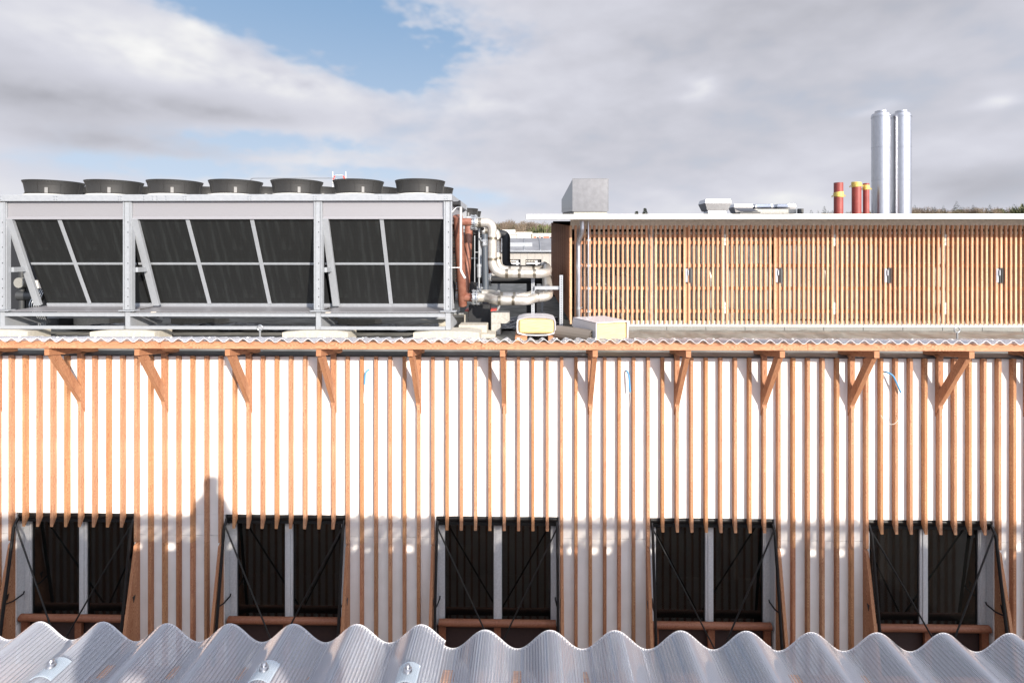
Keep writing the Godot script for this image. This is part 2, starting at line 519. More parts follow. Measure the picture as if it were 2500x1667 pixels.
# ---------------------------------------------------------------- the slatted office wing
func office_wing() -> void:
	var b := thing("office_wing", "white office wing clad in upright larch slats, with a row of dark windows", "building", Vector3(0, GROUND, -8.0))
	var up := -b.position
	var x_lo := kx(-44)
	var x_hi := kx(44)
	# upper wall panels, joints behind slats
	var k := -44
	while k < 44:
		var k2 := mini(k + 11, 44)
		var st := mb()
		span(st, kx(k) + 0.001, kx(k2) - 0.001, -3.92, -1.575, 8.0, 8.22)
		obj("wall_panel", st, M.white_panel, b, up)
		k = k2
	var edges := []
	for i in range(-2, 3):
		edges.append([kx(-5 + 15 * i) + 0.035, kx(4 + 15 * i) - 0.035])
	var x := x_lo
	for i in 6:
		var x1: float = edges[i][0] if i < 5 else x_hi
		var st := mb()
		span(st, x, x1, -4.229, -3.9225, 8.0, 8.22)
		obj("wall_panel", st, M.white_panel, b, up)
		st = mb()
		span(st, x, x1, GROUND, -4.235, 8.0, 8.22)
		obj("wall_panel", st, M.white_panel, b, up)
		if i < 5: x = edges[i][1]
	# coping along the roof edge
	var cp := mb()
	span(cp, x_lo, x_hi, -1.573, -1.552, 7.972, 8.30)
	obj("coping", cp, M.coping, b, up)
	# slats
	var long_slat := slat_mesh(0.045, 0.07, 2.742, 0.0)
	var cut_slat := slat_mesh(0.045, 0.07, 2.527, 0.12)
	var low_slat := slat_mesh(0.045, 0.07, 7.1, 0.0)
	for q in range(-43, 44):
		var r := posmod(q + 5, 15)
		var over_window := r >= 1 and r <= 8
		var jamb := r == 0 or r == 9
		if absi(q) > 43: continue
		var at := Vector3(kx(q), -1.565, -7.999) + up
		var ms: Material = M.slat[posmod(q * 5 + q * q, 6)]
		# the bracket posts replace the head of every sixth slat
		if posmod(q, 6) == 0 and absi(q) <= 36:
			var h := (2.527 if over_window else 2.742) - 0.69
			obj("slat", slat_mesh(0.045, 0.07, h, 0.12 if over_window else 0.0), ms, b, Vector3(at.x, at.y - 0.69, at.z))
		else:
			obj("slat", cut_slat if over_window else long_slat, ms, b, at)
		if not over_window and not jamb:
			obj("slat", low_slat, M.slat[posmod(q * 7 + 2, 6)], b, Vector3(kx(q), -4.312, -7.999) + up)
	# windows
	for i in 5:
		var xl: float = edges[i][0]
		var xr: float = edges[i][1]
		var xm := (xl + xr) * 0.5
		var w := part_node("window", b, Vector3(xm, -4.8, -8.1) + up)
		var o := -Vector3(xm, -4.8, -8.1)
		var st := mb()
		span(st, xl, xl + 0.115, -5.60, -4.0, 8.12, 8.18)
		obj("frame_upright", st, M.frame_white, w, o)
		st = mb()
		span(st, xl + 0.035, xl + 0.098, -5.598, -4.002, 8.108, 8.119)
		obj("frame_upright", st, M.frame_white, w, o)
		st = mb()
		span(st, xr - 0.115, xr, -5.60, -4.0, 8.12, 8.18)
		obj("frame_upright", st, M.frame_white, w, o)
		st = mb()
		span(st, xr - 0.098, xr - 0.035, -5.598, -4.002, 8.108, 8.119)
		obj("frame_upright", st, M.frame_white, w, o)
		st = mb()
		bev(st, Vector3(xm, -4.8, -8.148), Vector3(0.12, 1.59, 0.06), 0.006)
		obj("mullion", st, M.frame_white, w, o)
		st = mb()
		span(st, xm - 0.022, xm + 0.026, -5.59, -4.01, 8.104, 8.1165)
		obj("mullion_bead", st, M.frame_white, w, o)
		st = mb()
		span(st, xl + 0.116, xr - 0.116, -5.60, -5.57, 8.121, 8.18)
		obj("frame_bottom", st, M.frame_white, w, o)
		st = mb()
		span(st, xl + 0.116, xr - 0.116, -4.06, -4.0, 8.121, 8.18)
		obj("frame_top", st, M.frame_white, w, o)
		for s in [[xl + 0.117, xm - 0.061], [xm + 0.061, xr - 0.117]]:
			st = mb()
			span(st, s[0], s[1], -5.569, -4.061, 8.150, 8.156)
			obj("pane", st, M.glass, w, o)
			st = mb()
			for g in [[s[0], s[0] + 0.012], [s[1] - 0.012, s[1]]]:
				span(st, g[0], g[1], -5.568, -4.062, 8.138, 8.149)
			obj("gasket", st, M.gasket, w, o)
		# white lining of the reveal
		st = mb()
		span(st, xl, xl + 0.004, -5.6, -3.93, 8.001, 8.119)
		obj("reveal", st, M.frame_white, w, o)
		st = mb()
		span(st, xr - 0.004, xr, -5.6, -3.93, 8.001, 8.119)
		obj("reveal", st, M.frame_white, w, o)
		# infill below the window, and its posts
		st = mb()
		span(st, xl, xr, GROUND, -5.601, 8.10, 8.2)
		obj("infill_panel", st, M.dark_infill, b, up)
		# the drop-arm blind
		var bl := part_node("roller_blind", b, Vector3(xm, -3.97, -7.95) + up)
		o = -Vector3(xm, -3.97, -7.95)
		st = mb()
		tube(st, [Vector3(xl + 0.02, -3.972, -8.055), Vector3(xr - 0.02, -3.972, -8.055)], 0.048, 20)
		obj("roller_tube", st, M.black, bl, o)
		st = mb()
		span(st, xl + 0.022, xr - 0.022, -4.068, -4.021, 8.035, 8.05)
		obj("fabric", st, M.black_fabric, bl, o)
		st = mb()
		tube(st, [Vector3(xl + 0.03, -3.99, -8.0), Vector3(xl + 0.028, -4.10, -7.93), Vector3(xl + 0.025, -6.0, -7.66)], 0.021, 10)
		obj("guide_arm", st, M.black, bl, o)
		st = mb()
		tube(st, [Vector3(xr - 0.03, -3.99, -8.0), Vector3(xr - 0.028, -4.10, -7.93), Vector3(xr - 0.025, -6.0, -7.66)], 0.021, 10)
		obj("guide_arm", st, M.black, bl, o)
		st = mb()
		tube(st, [Vector3(xl + 0.035, -4.06, -7.945), Vector3(xl + 0.90, -5.72, -7.70)], 0.0115, 8)
		obj("stay_rod", st, M.black, bl, o)
		st = mb()
		tube(st, [Vector3(xr - 0.035, -4.06, -7.945), Vector3(xr - 0.90, -5.72, -7.70)], 0.0115, 8)
		obj("stay_rod", st, M.black, bl, o)
		for s in [1.0, -1.0]:
			var xe: float = xl if s > 0 else xr
			st = mb()
			tube(st, [Vector3(xe + s * 0.02, -5.16, -7.80), Vector3(xe + s * 0.03, -5.19, -7.92), Vector3(xe + s * 0.05, -5.17, -8.06), Vector3(xe + s * 0.05, -5.14, -8.075)], 0.011, 8)
			obj("holder", st, M.black, bl, o)
		# hand rail
		st = mb()
		tube(st, bends([Vector3(xl + 0.045, -5.5, -8.02), Vector3(xr - 0.045, -5.5, -8.02)], 0.02), 0.052, 16)
		obj("hand_rail", st, M.rail_wood, b, up)
		for xx in [xl + 0.09, xm, xr - 0.09]:
			st = mb()
			span(st, xx - 0.05, xx + 0.05, -6.9, -5.553, 8.03, 8.075)
			obj("rail_post", st, M.rail_wood, b, up)
		# cheeks beside the window, leaning out towards their foot
		for s in [0, 1]:
			var xc: float = kx(-5 + 15 * (i - 2)) if s == 0 else kx(4 + 15 * (i - 2))
			st = mb()
			push(st, [Vector3(xc - 0.0225, -4.36, -7.93), Vector3(xc - 0.0225, -4.312, -7.998), Vector3(xc - 0.0225, -6.95, -7.998), Vector3(xc - 0.0225, -6.95, -7.43)], Vector3(0.045, 0, 0))
			obj("cheek", st, M.wood_v, b, up)
			st = mb()
			push(st, [Vector3(xc - 0.0275, -5.06, -7.90), Vector3(xc - 0.0275, -5.16, -7.865), Vector3(xc - 0.0275, -5.06, -7.84)], Vector3(0.055, 0, 0))
			obj("clip", st, M.black, b, up)
		# the room behind the glass
		st = mb()
		span(st, xl - 0.6, xr + 0.6, -6.7, -3.5, 11.2, 11.3)
		obj("room_wall", st, M.room, b, up)
	var fl := mb()
	span(fl, x_lo, x_hi, -6.78, -6.72, 8.24, 11.19)
	obj("room_floor", fl, M.room, b, up)
	fl = mb()
	span(fl, x_lo, x_hi, -3.5, -3.4, 8.24, 11.19)
	obj("room_ceiling", fl, M.room, b, up)

func roof_and_ground() -> void:
	var st := mb()
	poly(st, [Vector3(-900, GROUND, 300), Vector3(900, GROUND, 300), Vector3(900, GROUND, -1400), Vector3(-900, GROUND, -1400)], Vector3(0, -99, 0))
	tag(obj("ground", st, M.asphalt), "", "", "", "structure")
	st = mb()
	span(st, -26, 26, DECK - 0.25, DECK, 8.23, 33.0)
	tag(obj("roof_deck", st, M.membrane), "", "", "", "structure")
	st = mb()
	span(st, -26, 26, GROUND + 0.02, DECK - 0.26, 32.6, 32.9)
	span(st, 25.6, 25.9, GROUND + 0.02, DECK - 0.26, 8.3, 32.5)
	span(st, -25.9, -25.6, GROUND + 0.02, DECK - 0.26, 8.3, 32.5)
	var w := obj("rear_wall", st, M.render_grey)
	tag(w, "plain grey outer walls under the far edge of the roof deck", "wall")

# ---------------------------------------------------------------- canopies
func far_canopy() -> void:
	var c := thing("glazed_canopy", "clear corrugated canopy on larch brackets along the slatted wall", "canopy", Vector3(0, -1.5, -8.0))
	var up := -c.position
	var tanp := 0.131
	# brackets
	for j in range(-6, 7):
		var x := kx(6 * j)
		var br := part_node("bracket", c, Vector3(x, -1.5, -8.0) + up)
		var o := -Vector3(x, -1.5, -8.0)
		var w := 0.068
		var st := mb()
		push(st, [Vector3(x - w / 2, -1.352, -7.385), Vector3(x - w / 2, -1.450, -7.385), Vector3(x - w / 2, -1.450 - tanp * 0.86, -8.245), Vector3(x - w / 2, -1.352 - tanp * 0.86 + 0.03, -8.245)], Vector3(w, 0, 0))
		obj("arm", st, M.wood_z, br, o)
		# wall post with its slanted foot
		st = mb()
		push(st, [Vector3(x - w / 2, -1.505, -7.93), Vector3(x - w / 2, -2.268, -7.93), Vector3(x - w / 2, -2.41, -7.9985), Vector3(x - w / 2, -1.515, -7.9985)], Vector3(w, 0, 0))
		obj("post", st, M.wood_v, br, o)
		# brace
		st = mb()
		push(st, [Vector3(x - w / 2 + 0.002, -1.462, -7.43), Vector3(x - w / 2 + 0.002, -1.480, -7.57), Vector3(x - w / 2 + 0.002, -2.02, -7.9285), Vector3(x - w / 2 + 0.002, -2.235, -7.9285)], Vector3(w - 0.004, 0, 0))
		obj("brace", st, M.wood_v, br, o)
	# purlins
	var ends := [-9.2, -5.02, -0.63, 3.75, 9.2]
	for i in 4:
		var st := mb()
		bev(st, Vector3((ends[i] + ends[i + 1]) / 2, -1.300, -7.372), Vector3(ends[i + 1] - ends[i] - 0.003, 0.096, 0.045), 0.003)
		obj("front_purlin", st, M.wood_x, c, up)
		st = mb()
		bev(st, Vector3((ends[i] + ends[i + 1]) / 2, -1.405, -8.06), Vector3(ends[i + 1] - ends[i] - 0.003, 0.09, 0.045), 0.003)
		obj("rear_purlin", st, M.wood_x, c, up)
	# sheets
	var x0 := -9.1
	while x0 < 9.0:
		var sh := corrugated(x0 - 0.13, x0 + 5 * CORR, 7.30, 8.16, -1.195, -1.308, kx(0) + 0.03, 14, 0.0, 0.005, -0.004, 0.0)
		var top := obj("corrugated_sheet", sh[0], M.polycarbonate, c, up)
		obj("sheet_edge", sh[1], M.sheet_edge, top)
		x0 += 5 * CORR
	# screws with caps
	var sc := mb()
	for i in range(-50, 50, 3):
		var x := kx(0) + 0.03 + CORR * i
		var d := 7.42
		lathe(sc, [[0.0, 0.014], [0.006, 0.012], [0.007, 0.004], [0.017, 0.003], [0.018, 0.0]], Vector3(x, -1.195 - tanp * (d - 7.3) + 0.003, -d), 8)
	tag(obj("screw_caps", sc, M.white_steel, c, up), "", "", "", "stuff")

func near_canopy() -> void:
	var c := thing("near_canopy", "fluted translucent corrugated canopy sheets at the photographer's roof edge, with saddle washers", "canopy", Vector3(0, -1.2, -1.0))
	var up := -c.position
	var yf := -1.030
	var yr := -1.055
	var df := 1.49
	var dr := 0.60
	var e := -1.11 - 10 * 5 * CORR
	for i in 24:
		var x1 := e + 5 * CORR
		if x1 > 12.6: break
		if x1 > -7.5:
			var near_eye := x1 > -2.7 and e < 2.7
			var sh := corrugated(e - 0.13, x1, df + 0.006 * sin(i * 2.1), dr, yf, yr, -0.116, 60 if near_eye else 16, 0.00012 if near_eye else 0.0, 0.0065, -0.0075, 0.0)
			var top := obj("corrugated_sheet", sh[0], M.skin_clear if near_eye else M.polycarbonate, c, up)
			obj("sheet_edge", sh[1], M.sheet_edge, top)
			if near_eye:
				tag(obj("webs", sh[2], M.web, top), "", "", "", "stuff")
				obj("lower_skin", sh[3], M.skin_low, top)
			# unseen filler added in the sheet waves to block sunlight above the spacers
			var fc := mb()
			var fx := e
			while fx < x1 - 0.001:
				var yy := yr + 0.0255 * (cos(TAU * (fx + CORR / 24.0 + 0.116) / CORR) - 1.0) - 0.017
				span(fc, fx, fx + CORR / 12.0, -1.1215, maxf(yy, -1.119), 0.64, 0.68)
				fx += CORR / 12.0
			obj("added_light_stop", fc, M.rubber, c, up)
		e = x1
	for s in [[-7.6, -3.0], [-3.0, 1.6], [1.6, 6.2], [6.2, 12.7]]:
		var st := mb()
		bev(st, Vector3((s[0] + s[1]) / 2, -1.141, -1.395), Vector3(s[1] - s[0] - 0.004, 0.096, 0.045), 0.003)
		obj("front_purlin", st, M.wood_x, c, up)
	# unseen blocks added under the sheets, unevenly spaced to let flecks of sunlight through
	rng.seed = 77
	var x := -7.4
	while x < 12.4:
		var w := rng.randf_range(0.08, 0.40)
		var st := mb()
		bev(st, Vector3(x + w / 2, -1.176, -0.66), Vector3(w, 0.108, 0.05), 0.003)
		obj("added_fleck_block", st, M.wood_x, c, up)
		x += w + rng.randf_range(0.06, 0.16)
	# brackets under the sheets
	for j in range(-5, 10):
		var xb := 0.45 + 1.257 * j
		var br := part_node("bracket", c, Vector3(xb, -1.3, -0.75) + up)
		var o := -Vector3(xb, -1.3, -0.75)
		var st := mb()
		push(st, [Vector3(xb - 0.034, -1.192, -1.37), Vector3(xb - 0.034, -1.29, -1.37), Vector3(xb - 0.034, -1.33, -0.72), Vector3(xb - 0.034, -1.232, -0.72)], Vector3(0.068, 0, 0))
		obj("arm", st, M.wood_z, br, o)
		st = mb()
		push(st, [Vector3(xb - 0.032, -1.302, -1.33), Vector3(xb - 0.032, -1.314, -1.19), Vector3(xb - 0.032, -1.88, -0.79), Vector3(xb - 0.032, -2.08, -0.79)], Vector3(0.064, 0, 0))
		obj("brace", st, M.wood_v, br, o)
	# saddle washers and screws on every third crest
	for n in range(-17, 20):
		var front := n == -5 or n == -2 or n == 0
		if not front and posmod(n, 3) != 1: continue
		var xs := -0.116 - CORR + CORR * n
		var dw := 1.325 if front else 1.02
		var y := yf + (yr - yf) * (df - dw) / (df - dr)
		var sw := part_node("saddle_washer", c, Vector3(xs, y, -dw) + up)
		var st := mb()
		var pa := []
		for q in 13:
			var u := lerpf(-0.026, 0.026, q / 12.0)
			pa.append([u, 0.0255 * (cos(TAU * u / CORR) - 1.0) + 0.004])
		for q in 12:
			var a: Array = pa[q]
			var b2: Array = pa[q + 1]
			push(st, [Vector3(a[0], a[1], 0.03), Vector3(b2[0], b2[1], 0.03), Vector3(b2[0], b2[1] + 0.003, 0.03), Vector3(a[0], a[1] + 0.003, 0.03)], Vector3(0, 0, -0.06))
		obj("saddle", st, M.washer, sw)
		st = mb()
		lathe(st, [[0.0, 0.024], [0.005, 0.0235], [0.0065, 0.019], [0.0065, 0.014], [0.010, 0.012], [0.011, 0.007], [0.0, 0.006]], Vector3.ZERO, 16)
		obj("screw", st, M.steel_bright, sw)

func near_wing() -> void:
	var b := thing("near_wing", "slatted office wing that the photographer stands on, facing the dark windows", "building", Vector3(2.5, GROUND, 0.0))
	var up := -b.position
	var st := mb()
	span(st, -15.2, 13.2, GROUND, -1.36, 0.5, 0.70)
	obj("wall", st, M.white_panel, b, up)
	st = mb()
	span(st, -15.2, 13.2, -1.36, -1.235, 0.42, 0.70)
	obj("parapet", st, M.white_panel, b, up)
	st = mb()
	span(st, -15.2, 13.2, -1.75, -1.50, -9.0, 0.41)
	obj("roof", st, M.membrane, b, up)
	st = mb()
	span(st, -15.2, -15.0, GROUND, -1.76, -9.0, 0.49)
	span(st, 13.0, 13.2, GROUND, -1.76, -9.0, 0.49)
	span(st, -14.99, 12.99, GROUND, -1.76, -9.0, -8.8)
	obj("side_wall", st, M.white_panel, b, up)
	var sl := slat_mesh(0.045, 0.07, 9.95, 0.0)
	for q in range(-70, 60):
		obj("slat", sl, M.slat[posmod(q * 3, 6)], b, Vector3(kx(q), -1.5, -0.701) + up, Basis(Vector3.UP, PI))

# ---------------------------------------------------------------- the dry cooler
const FX0 := -9.469
const FP := 1.2245

func fan_parts(parent: Node, at: Vector3) -> void:
	var f := part_node("fan", parent, at)
	if not M.has("fan_meshes"):
		var cowl := mb()
		lathe(cowl, [[0.432, 0.0], [0.440, 0.035], [0.448, 0.10], [0.458, 0.17], [0.474, 0.235], [0.490, 0.262], [0.492, 0.270], [0.478, 0.270], [0.462, 0.240], [0.446, 0.17], [0.436, 0.10], [0.420, 0.0]], Vector3.ZERO, 56)
		var ribs := mb()
		for k in 64:
			var a := TAU * k / 64
			var bs := Basis(Vector3.UP, a)
			box(ribs, bs * Vector3(0.474, 0.245, 0), Vector3(0.018, 0.028, 0.004), bs)
			box(ribs, bs * Vector3(0.442, 0.016, 0), Vector3(0.020, 0.022, 0.004), bs)
		for k in 8:
			var bs := Basis(Vector3.UP, TAU * k / 8 + 0.15)
			box(ribs, bs * Vector3(0.453, 0.13, 0), Vector3(0.016, 0.25, 0.006), bs * Basis(Vector3(0, 0, 1), -0.16))
		var ring := mb()
		lathe(ring, [[0.56, 0.0], [0.552, 0.012], [0.50, 0.030], [0.455, 0.052], [0.432, 0.055], [0.40, 0.055]], Vector3.ZERO, 48)
		var plate := mb()
		var pb := Basis(Vector3.UP, -PI / 2 + 0.42 + PI)
		box(plate, Basis(Vector3.UP, deg_to_rad(-63)) * Vector3(0.462, 0.068, 0), Vector3(0.018, 0.11, 0.05), Basis(Vector3.UP, deg_to_rad(-63)))
		var imp := mb()
		lathe(imp, [[0.0, 0.16], [0.10, 0.155], [0.115, 0.14], [0.115, 0.03], [0.0, 0.03]], Vector3.ZERO, 20)
		for k in 5:
			var bs := Basis(Vector3.UP, TAU * k / 5)
			box(imp, bs * Vector3(0.25, 0.09, 0), Vector3(0.29, 0.006, 0.17), bs * Basis(Vector3(1, 0, 0), 0.5))
		M.fan_meshes = [cowl.commit(), ribs.commit(), ring.commit(), plate.commit(), imp.commit()]
	var fm: Array = M.fan_meshes
	obj("inlet_ring", fm[2], M.white_steel, f)
	obj("cowl", fm[0], M.cowl, f, Vector3(0, 0.05, 0))
	obj("cowl_ribs", fm[1], M.cowl, f, Vector3(0, 0.05, 0))
	obj("cover_plate", fm[3], M.plate_grey, f, Vector3(0, 0.05, 0))
	obj("impeller", fm[4], M.black, f, Vector3(0, 0.05, 0))

func dry_cooler() -> Node3D:
	var t := thing("dry_cooler", "long galvanised dry cooler with black fan cowls, dark tilted coils and copper headers", "cooler", Vector3(-5.7, DECK, -10.1))
	var up := -t.position
	var X0 := -9.995
	var X1 := -1.405
	var zt := 10.16
	var zb := 10.88
	var yt := 0.575
	var yb := -1.10
	# a point on the tilted coil: s = 0 at the top, 1 at the foot, lift out of the plane
	var nrm := Vector3(0, -(zb - zt), (yt - yb)).normalized()   # towards the photographer and down
	var on := func(x: float, s: float, lift: float) -> Vector3:
		return Vector3(x, lerpf(yt, yb, s), -lerpf(zt, zb, s)) + nrm * lift
	var tilt := Basis(Vector3.RIGHT, atan2(zb - zt, yt - yb))
	var st := mb()
	bev(st, Vector3((X0 + X1) / 2, 0.975, -10.10), Vector3(X1 - X0, 0.124, 0.085), 0.005)
	obj("top_beam", st, M.galv, t, up)
	st = mb()
	bev(st, Vector3((X0 + X1) / 2, 0.975, -12.56), Vector3(X1 - X0, 0.124, 0.085), 0.005)
	obj("top_beam", st, M.galv, t, up)
	for x in [X0 + 0.045, X1 - 0.045]:
		st = mb()
		bev(st, Vector3(x, 0.975, -11.33), Vector3(0.085, 0.12, 2.36), 0.005)
		obj("top_beam", st, M.galv, t, up)
	st = mb()
	span(st, X0 + 0.02, X1 - 0.02, 1.026, 1.034, 10.15, 12.5)
	obj("fan_deck", st, M.white_steel, t, up)
	st = mb()
	for k in 8:
		var x: float = FX0 + FP * (k - 0.5)
		if k == 0: x = X0 + 0.07
		for dx in [-0.024, 0.024]:
			for dy in [-0.025, 0.025]:
				lathe(st, [[0.0, 0.012], [0.009, 0.011], [0.012, 0.004], [0.012, 0.0]], Vector3(x + dx, 0.975 + dy, -10.057), 6, Basis(Vector3.RIGHT, PI / 2))
	for dx in [0.0, 0.17, 0.25, 0.42]:
		for dy in [-0.025, 0.025]:
			lathe(st, [[0.0, 0.012], [0.009, 0.011], [0.012, 0.004], [0.012, 0.0]], Vector3(-7.18 + dx, 0.975 + dy, -10.057), 6, Basis(Vector3.RIGHT, PI / 2))
	tag(obj("bolts", st, M.steel, t, up), "", "", "", "stuff")
	for k in 7:
		fan_parts(t, Vector3(FX0 + FP * k, 1.03, -10.72) + up)
		fan_parts(t, Vector3(FX0 + FP * k, 1.03, -11.93) + up)
	# posts
	var posts := [-9.92, -7.523, -3.915, -1.486]
	for i in 4:
		var x: float = posts[i]
		var p := part_node("post", t, Vector3(x, 0.9, -10.1) + up)
		var o := -Vector3(x, 0.9, -10.1)
		st = mb()
		bev(st, Vector3(x, -0.11, -10.115), Vector3(0.15, 2.03, 0.012), 0.003)
		for sx in [-1.0, 1.0]:
			span(st, x + sx * 0.075 - sx * 0.004, x + sx * 0.075 - sx * 0.02, -1.12, 0.90, 10.080, 10.108)
			span(st, x + sx * 0.0745, x + sx * 0.066, -1.125, 0.905, 10.122, 10.20)
		span(st, x - 0.036, x + 0.036, -1.12, 0.90, 10.095, 10.1085)
		obj("channel", st, M.galv, p, o)
		st = mb()
		for yy in [0.52, 0.33, 0.05, -0.25, -0.55, -0.72, -0.88, -1.05]:
			lathe(st, [[0.0, 0.004], [0.010, 0.003], [0.010, 0.0]], Vector3(x + 0.015, yy, -10.094), 8, Basis(Vector3.RIGHT, PI / 2))
		tag(obj("bolt_holes", st, M.black, p, o), "", "", "", "stuff")
		st = mb()
		bev(st, Vector3(x + 0.01, -1.14, -10.13), Vector3(0.30, 0.022, 0.16), 0.004)
		obj("base_plate", st, M.galv, p, o)
		# foot with its gusset running back
		st = mb()
		span(st, x - 0.04, x + 0.045, -1.485, -1.152, 10.10, 10.16)
		obj("foot", st, M.galv, p, o)
		st = mb()
		push(st, [Vector3(x + 0.046, -1.17, -10.10), Vector3(x + 0.046, -1.485, -10.10), Vector3(x + 0.046, -1.485, -11.0), Vector3(x + 0.046, -1.44, -11.0)], Vector3(0.008, 0, 0))
		obj("gusset", st, M.galv, p, o)
		# the tilted channel beside the coil and its tie
		var xc := x + (0.10 if i < 3 else -0.02)
		st = mb()
		var cw := 0.13 if i < 3 else 0.05
		var ct := Basis(Vector3.RIGHT, atan2(0.60, yt - yb))
		bev(st, Vector3(xc + 0.02, (yt + yb) * 0.5, -10.405), Vector3(cw, 1.80, 0.012), 0.003, ct)
		box(st, Vector3(xc + 0.02 + cw * 0.46, (yt + yb) * 0.5, -10.405) - ct * Vector3(0, 0, 0.031), Vector3(0.010, 1.79, 0.048), ct)
		obj("slanted_channel", st, M.galv, p, o)
		if i < 3:
			st = mb()
			span(st, xc - 0.02, xc + 0.03, -0.42, -0.33, 10.20, 10.55)
			obj("tie", st, M.galv, p, o)
		# concrete pad
		st = mb()
		push(st, [Vector3(x - 0.62, DECK + 0.001, -9.98), Vector3(x - 0.62, -1.524, -9.98), Vector3(x - 0.27, -1.492, -9.98), Vector3(x + 0.36, -1.492, -9.98), Vector3(x + 0.60, -1.524, -9.98), Vector3(x + 0.60, DECK + 0.001, -9.98)], Vector3(0, 0, -0.5))
		obj("pad", st, M.concrete, p, o)
		st = mb()
		span(st, x - 0.5, x + 0.5, DECK + 0.001, -1.50, 12.1, 12.7)
		obj("pad", st, M.concrete, p, o)
		st = mb()
		bev(st, Vector3(x, -0.29, -12.55), Vector3(0.15, 2.38, 0.08), 0.004)
		obj("rear_channel", st, M.galv, p, o)
	# the plain sheet above the coil, one for each bay
	for i in 3:
		st = mb()
		span(st, posts[i] + 0.08, posts[i + 1] - 0.08, 0.635, 0.908, 10.135, 10.15)
		push(st, [Vector3(posts[i] + 0.08, 0.634, -10.135), Vector3(posts[i] + 0.08, 0.58, -10.105), Vector3(posts[i] + 0.08, 0.575, -10.105), Vector3(posts[i] + 0.08, 0.60, -10.15)], Vector3(posts[i + 1] - posts[i] - 0.16, 0, 0))
		obj("header_sheet", st, M.sheet_metal, t, up)
	# coils: an upper and a lower panel for every fan, and the strips between
	for k in 7:
		var xa: float = FX0 + FP * (k - 0.5) + 0.02
		var xb: float = FX0 + FP * (k + 0.5) - 0.02
		if k == 0: xa = X0 + 0.25
		if k == 6: xb = X1 - 0.10
		for s in [[0.0, 0.497], [0.505, 0.985]]:
			st = mb()
			var a: Vector3 = on.call(xa, s[0], 0.0)
			var b: Vector3 = on.call(xa, s[1], 0.0)
			push(st, [a, b, b - nrm * 0.05, a - nrm * 0.05], Vector3(xb - xa, 0, 0))
			obj("coil_panel", st, M.coil, t, up)
		st = mb()
		var a2: Vector3 = on.call(xa - 0.0, 0.49, 0.012)
		var b2: Vector3 = on.call(xa - 0.0, 0.513, 0.012)
		push(st, [a2, b2, b2 - nrm * 0.01, a2 - nrm * 0.01], Vector3(xb - xa, 0, 0))
		obj("strip", st, M.galv, t, up)
		st = mb()
		a2 = on.call(xa, 0.985, 0.02)
		b2 = on.call(xa, 1.04, 0.02)
		push(st, [a2, b2, b2 - nrm * 0.03, a2 - nrm * 0.03], Vector3(xb - xa + 0.035, 0, 0))
		obj("foot_rail", st, M.galv, t, up)
		if k > 0 and k != 2 and k != 5:
			st = mb()
			bev(st, on.call(FX0 + FP * (k - 0.5), 0.49, 0.018), Vector3(0.075, 1.80, 0.014), 0.003, tilt)
			obj("strip", st, M.galv, t, up)
	# the rear coil leaning the other way, and the ends
	st = mb()
	push(st, [Vector3(X0 + 0.25, yb, -11.12), Vector3(X0 + 0.25, yt, -11.95), Vector3(X0 + 0.25, yt, -12.0), Vector3(X0 + 0.25, yb, -11.17)], Vector3(X1 - X0 - 0.34, 0, 0))
	obj("rear_coil", st, M.coil, t, up)
	st = mb()
	span(st, X1 - 0.10, X1 - 0.09, 0.55, 0.91, 10.17, 12.5)
	obj("end_sheet", st, M.sheet_metal, t, up)
	st = mb()
	span(st, X0 + 0.09, X0 + 0.10, 0.55, 0.91, 10.17, 12.5)
	obj("end_sheet", st, M.sheet_metal, t, up)
	# lower rails, drip tray
	for r in [[-1.245, -1.195, 10.08, 10.12], [-1.19, -1.178, 10.085, 10.13], [-1.482, -1.422, 10.06, 10.09], [-1.40, -1.33, 11.0, 11.04], [-1.482, -1.422, 12.5, 12.54]]:
		for i in 3:
			st = mb()
			span(st, posts[i] + 0.06, posts[i + 1] - 0.045, r[0], r[1], r[2], r[3])
			obj("rail", st, M.galv, t, up)
	for i in 3:
		st = mb()
		push(st, [Vector3(posts[i] + 0.07, -1.165, -10.13), Vector3(posts[i] + 0.07, -1.155, -10.13), Vector3(posts[i] + 0.07, -1.135, -10.98), Vector3(posts[i] + 0.07, -1.145, -10.98)], Vector3(posts[i + 1] - posts[i] - 0.12, 0, 0))
		obj("drip_tray", st, M.sheet_metal, t, up)
	st = mb()
	span(st, X0 + 0.3, X1 - 0.3, -1.33, -1.15, 11.05, 11.10)
	obj("spine_beam", st, M.beige, t, up)
	# headers at the right-hand end
	var hx := -1.325
	st = mb()
	tube(st, [Vector3(hx, 0.64, -10.30), Vector3(hx, -1.12, -11.10)], 0.092, 20)
	tube(st, bends([Vector3(hx, 0.53, -10.34), Vector3(hx + 0.26, 0.53, -10.34)], 0.05), 0.075, 16)
	tube(st, bends([Vector3(hx, -0.96, -11.02), Vector3(hx + 0.26, -0.96, -11.02)], 0.05), 0.085, 16)
	for k in 26:
		var y := 0.55 - k * 0.062
		tube(st, [Vector3(hx - 0.12, y, -10.34 - (0.55 - y) * 0.4545), Vector3(hx, y, -10.34 - (0.55 - y) * 0.4545)], 0.008, 6)
	obj("copper_header", st, M.copper, t, up)
	st = mb()
	tube(st, [Vector3(hx, 0.52, -12.25), Vector3(hx, -1.05, -11.45)], 0.092, 20)
	tube(st, [Vector3(hx, 0.42, -12.2), Vector3(hx + 0.26, 0.42, -12.2)], 0.075, 16)
	for k in 26:
		var y := 0.45 - k * 0.058
		tube(st, [Vector3(hx - 0.12, y, -12.21 + (0.45 - y) * 0.51), Vector3(hx, y, -12.21 + (0.45 - y) * 0.51)], 0.008, 6)
	obj("copper_header", st, M.copper, t, up)
	# thin drain pipe with clips, vent hose
	st = mb()
